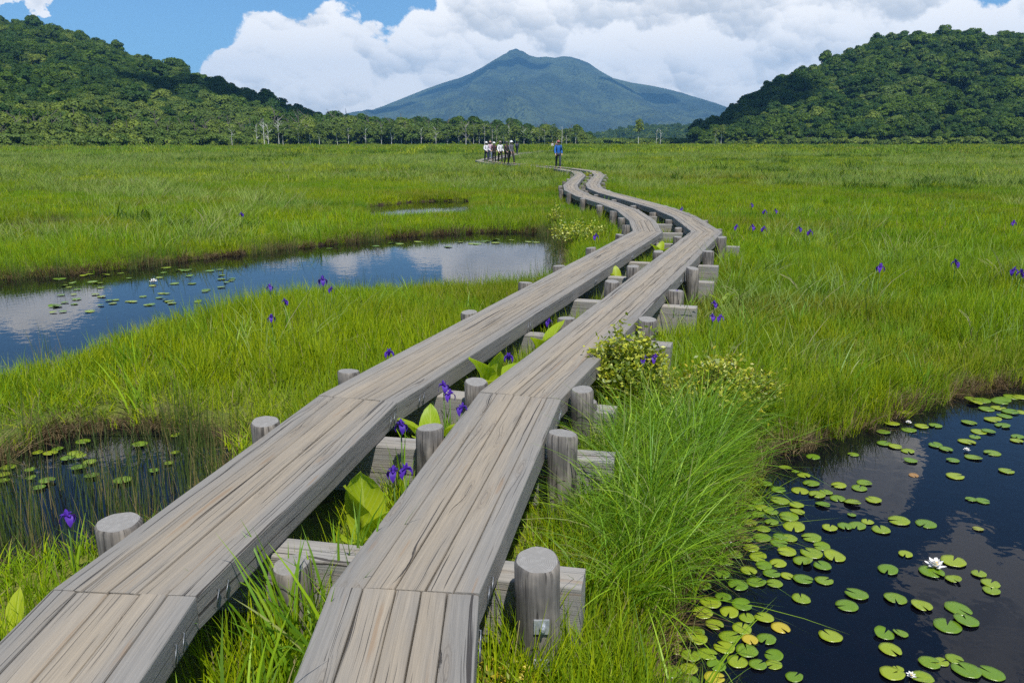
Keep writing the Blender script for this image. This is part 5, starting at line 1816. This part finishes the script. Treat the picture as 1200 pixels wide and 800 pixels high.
TOP = [ael(*p) for p in ((225, 110), (243, 84), (262, 64), (275, 40), (300, 24), (340, 32), (370, 32), (395, 20), (430, 32), (452, 60), (464, 56), (485, 24), (512, 6))]
TOP = [(-60, 3), (-45, 4), (-31, 1.0), (-24, .5)] + TOP + [(-3, 14.5), (4, 16), (14, 17.5), (22, 16), (25.6, 12.5), (27, 8.9), (29.0, 7.6), (31.5, 8.6), (36, 11), (45, 8), (60, 6)]
pts = [((a + 60) / 120, max(0, e) / 25) for a, e in TOP]
cu.points[0].location = pts[0]; cu.points[1].location = pts[-1]
for p in pts[1:-1]: cu.points.new(*p)
for p in cu.points: p.handle_type = 'VECTOR'
cm.update()
top = nt.math('MULTIPLY', fc_.outputs[0], 25.0)
env = nt.math('DIVIDE', nt.math('SUBTRACT', top, el), 3.0)
# scattered clouds higher up (seen only mirrored in the ponds)
n_hi = nt.noise(nt.vadd(P0, (31, 7, 0)), .055, 3, .5, '2D')
hi = nt.math('MULTIPLY', nt.math('SUBTRACT', n_hi, .60), 7.0)


def blob(a0, e0, ra, re):
    da = nt.math('DIVIDE', nt.math('SUBTRACT', az, a0), ra); de = nt.math('DIVIDE', nt.math('SUBTRACT', el, e0), re)
    rag = nt.math('MULTIPLY', nt.math('SUBTRACT', nt.noise(nt.vadd(P0, (a0, e0, 0)), .22, 5, .6, '2D'), .5), 4.5)
    return nt.math('ADD', rag, nt.math('SUBTRACT', .8, nt.math('ADD', nt.math('MULTIPLY', da, da), nt.math('MULTIPLY', de, de))))


hi = nt.math('MINIMUM', hi, nt.math('DIVIDE', nt.math('SUBTRACT', el, 30.0), 4.0))
for q in ((25.5, 20.5, 3.6, 3.6), (33.5, 28, 4.6, 4.2), (-33, 9.6, 5, 2.4), (-28, 17, 8, 3.6)):
    hi = nt.math('MAXIMUM', hi, blob(*q))
env = nt.math('MAXIMUM', env, hi)
env = nt.math('MINIMUM', env, 2.4)
env = nt.math('MAXIMUM', env, -3.0)
dens = nt.math('ADD', env, nt.math('MULTIPLY', nt.math('SUBTRACT', B0, .42), 1.15))
alpha = nt.step(dens, .0, .16)


def lobes(scale, warp, seed, smooth):
    """rounded heads of the cumulus: each cell is brighter towards the sun and dimmer on its lower side"""
    wn = nt.n('ShaderNodeTexNoise', {'Vector': P0, 'Scale': scale * 1.6, 'Detail': 4.0, 'Roughness': .6}, noise_dimensions='2D').outputs[1]
    Pw = nt.vadd(nt.vadd(P0, (seed, seed * .7, 0)), nt.vmul(nt.vadd(wn, (-.5, -.5, -.5)), (warp / scale, warp / scale, 0)))
    pos = nt.n('ShaderNodeTexVoronoi', {'Vector': Pw, 'Scale': scale, 'Smoothness': smooth}, feature='SMOOTH_F1', voronoi_dimensions='2D').outputs['Position']
    d = nt.n('ShaderNodeVectorMath', {0: Pw, 1: pos}, operation='SUBTRACT').outputs[0]
    return nt.math('MULTIPLY', nt.n('ShaderNodeVectorMath', {0: d, 1: (.28, .96, 0)}, operation='DOT_PRODUCT').outputs['Value'], scale)


lit = nt.math('ADD', nt.math('MULTIPLY', lobes(.16, .5, 3.0, .22), .75), nt.math('ADD', nt.math('MULTIPLY', lobes(.42, .6, 11.0, .35), .42), nt.math('MULTIPLY', lobes(1.1, .8, 27.0, .4), .20)))
lown = nt.noise(nt.vadd(P0, (3, 50, 0)), .13, 4, .55, '2D')
lit = nt.math('ADD', lit, nt.math('ADD', .76, nt.math('MULTIPLY', nt.math('SUBTRACT', lown, .5), .7)))
lit = nt.math('ADD', lit, nt.step(dens, .0, .7, .30, 0))
# undersides of the bank are greyer than its tops
lit = nt.math('SUBTRACT', lit, nt.step(env, .3, 2.2, -.12, .16))
ccol = nt.mix(nt.step(lit, -.15, .98), (.55, .553, .55), (1.0, .952, .885))
cbg = nt.n('ShaderNodeBackground', {'Color': ccol, 'Strength': 1.17})
mx = nt.n('ShaderNodeMixShader', {0: nt.math('MULTIPLY', alpha, nt.step(el, 19.0, 22.0, .98, .5)), 1: bg.outputs[0], 2: cbg.outputs[0]})
t.links.new(mx.outputs[0], out.inputs['Surface'])
w.cycles.sampling_method = 'MANUAL'; w.cycles.sample_map_resolution = 1024

# ------------------------------------------------------------------ render settings
vs = scene.view_settings
scene.display_settings.display_device = 'sRGB'
vs.view_transform = 'Standard'; vs.look = 'None'; vs.exposure = .42; vs.gamma = 1.0; vs.use_curve_mapping = False
cy = scene.cycles
cy.use_denoising = False
try: cy.denoiser = 'OPENIMAGEDENOISE'
except Exception: pass
cy.max_bounces = 7; cy.diffuse_bounces = 3; cy.glossy_bounces = 3; cy.transmission_bounces = 4; cy.transparent_max_bounces = 12; cy.volume_bounces = 0
cy.caustics_reflective = False; cy.caustics_refractive = False
cy.sample_clamp_indirect = 6
scene.render.film_transparent = False
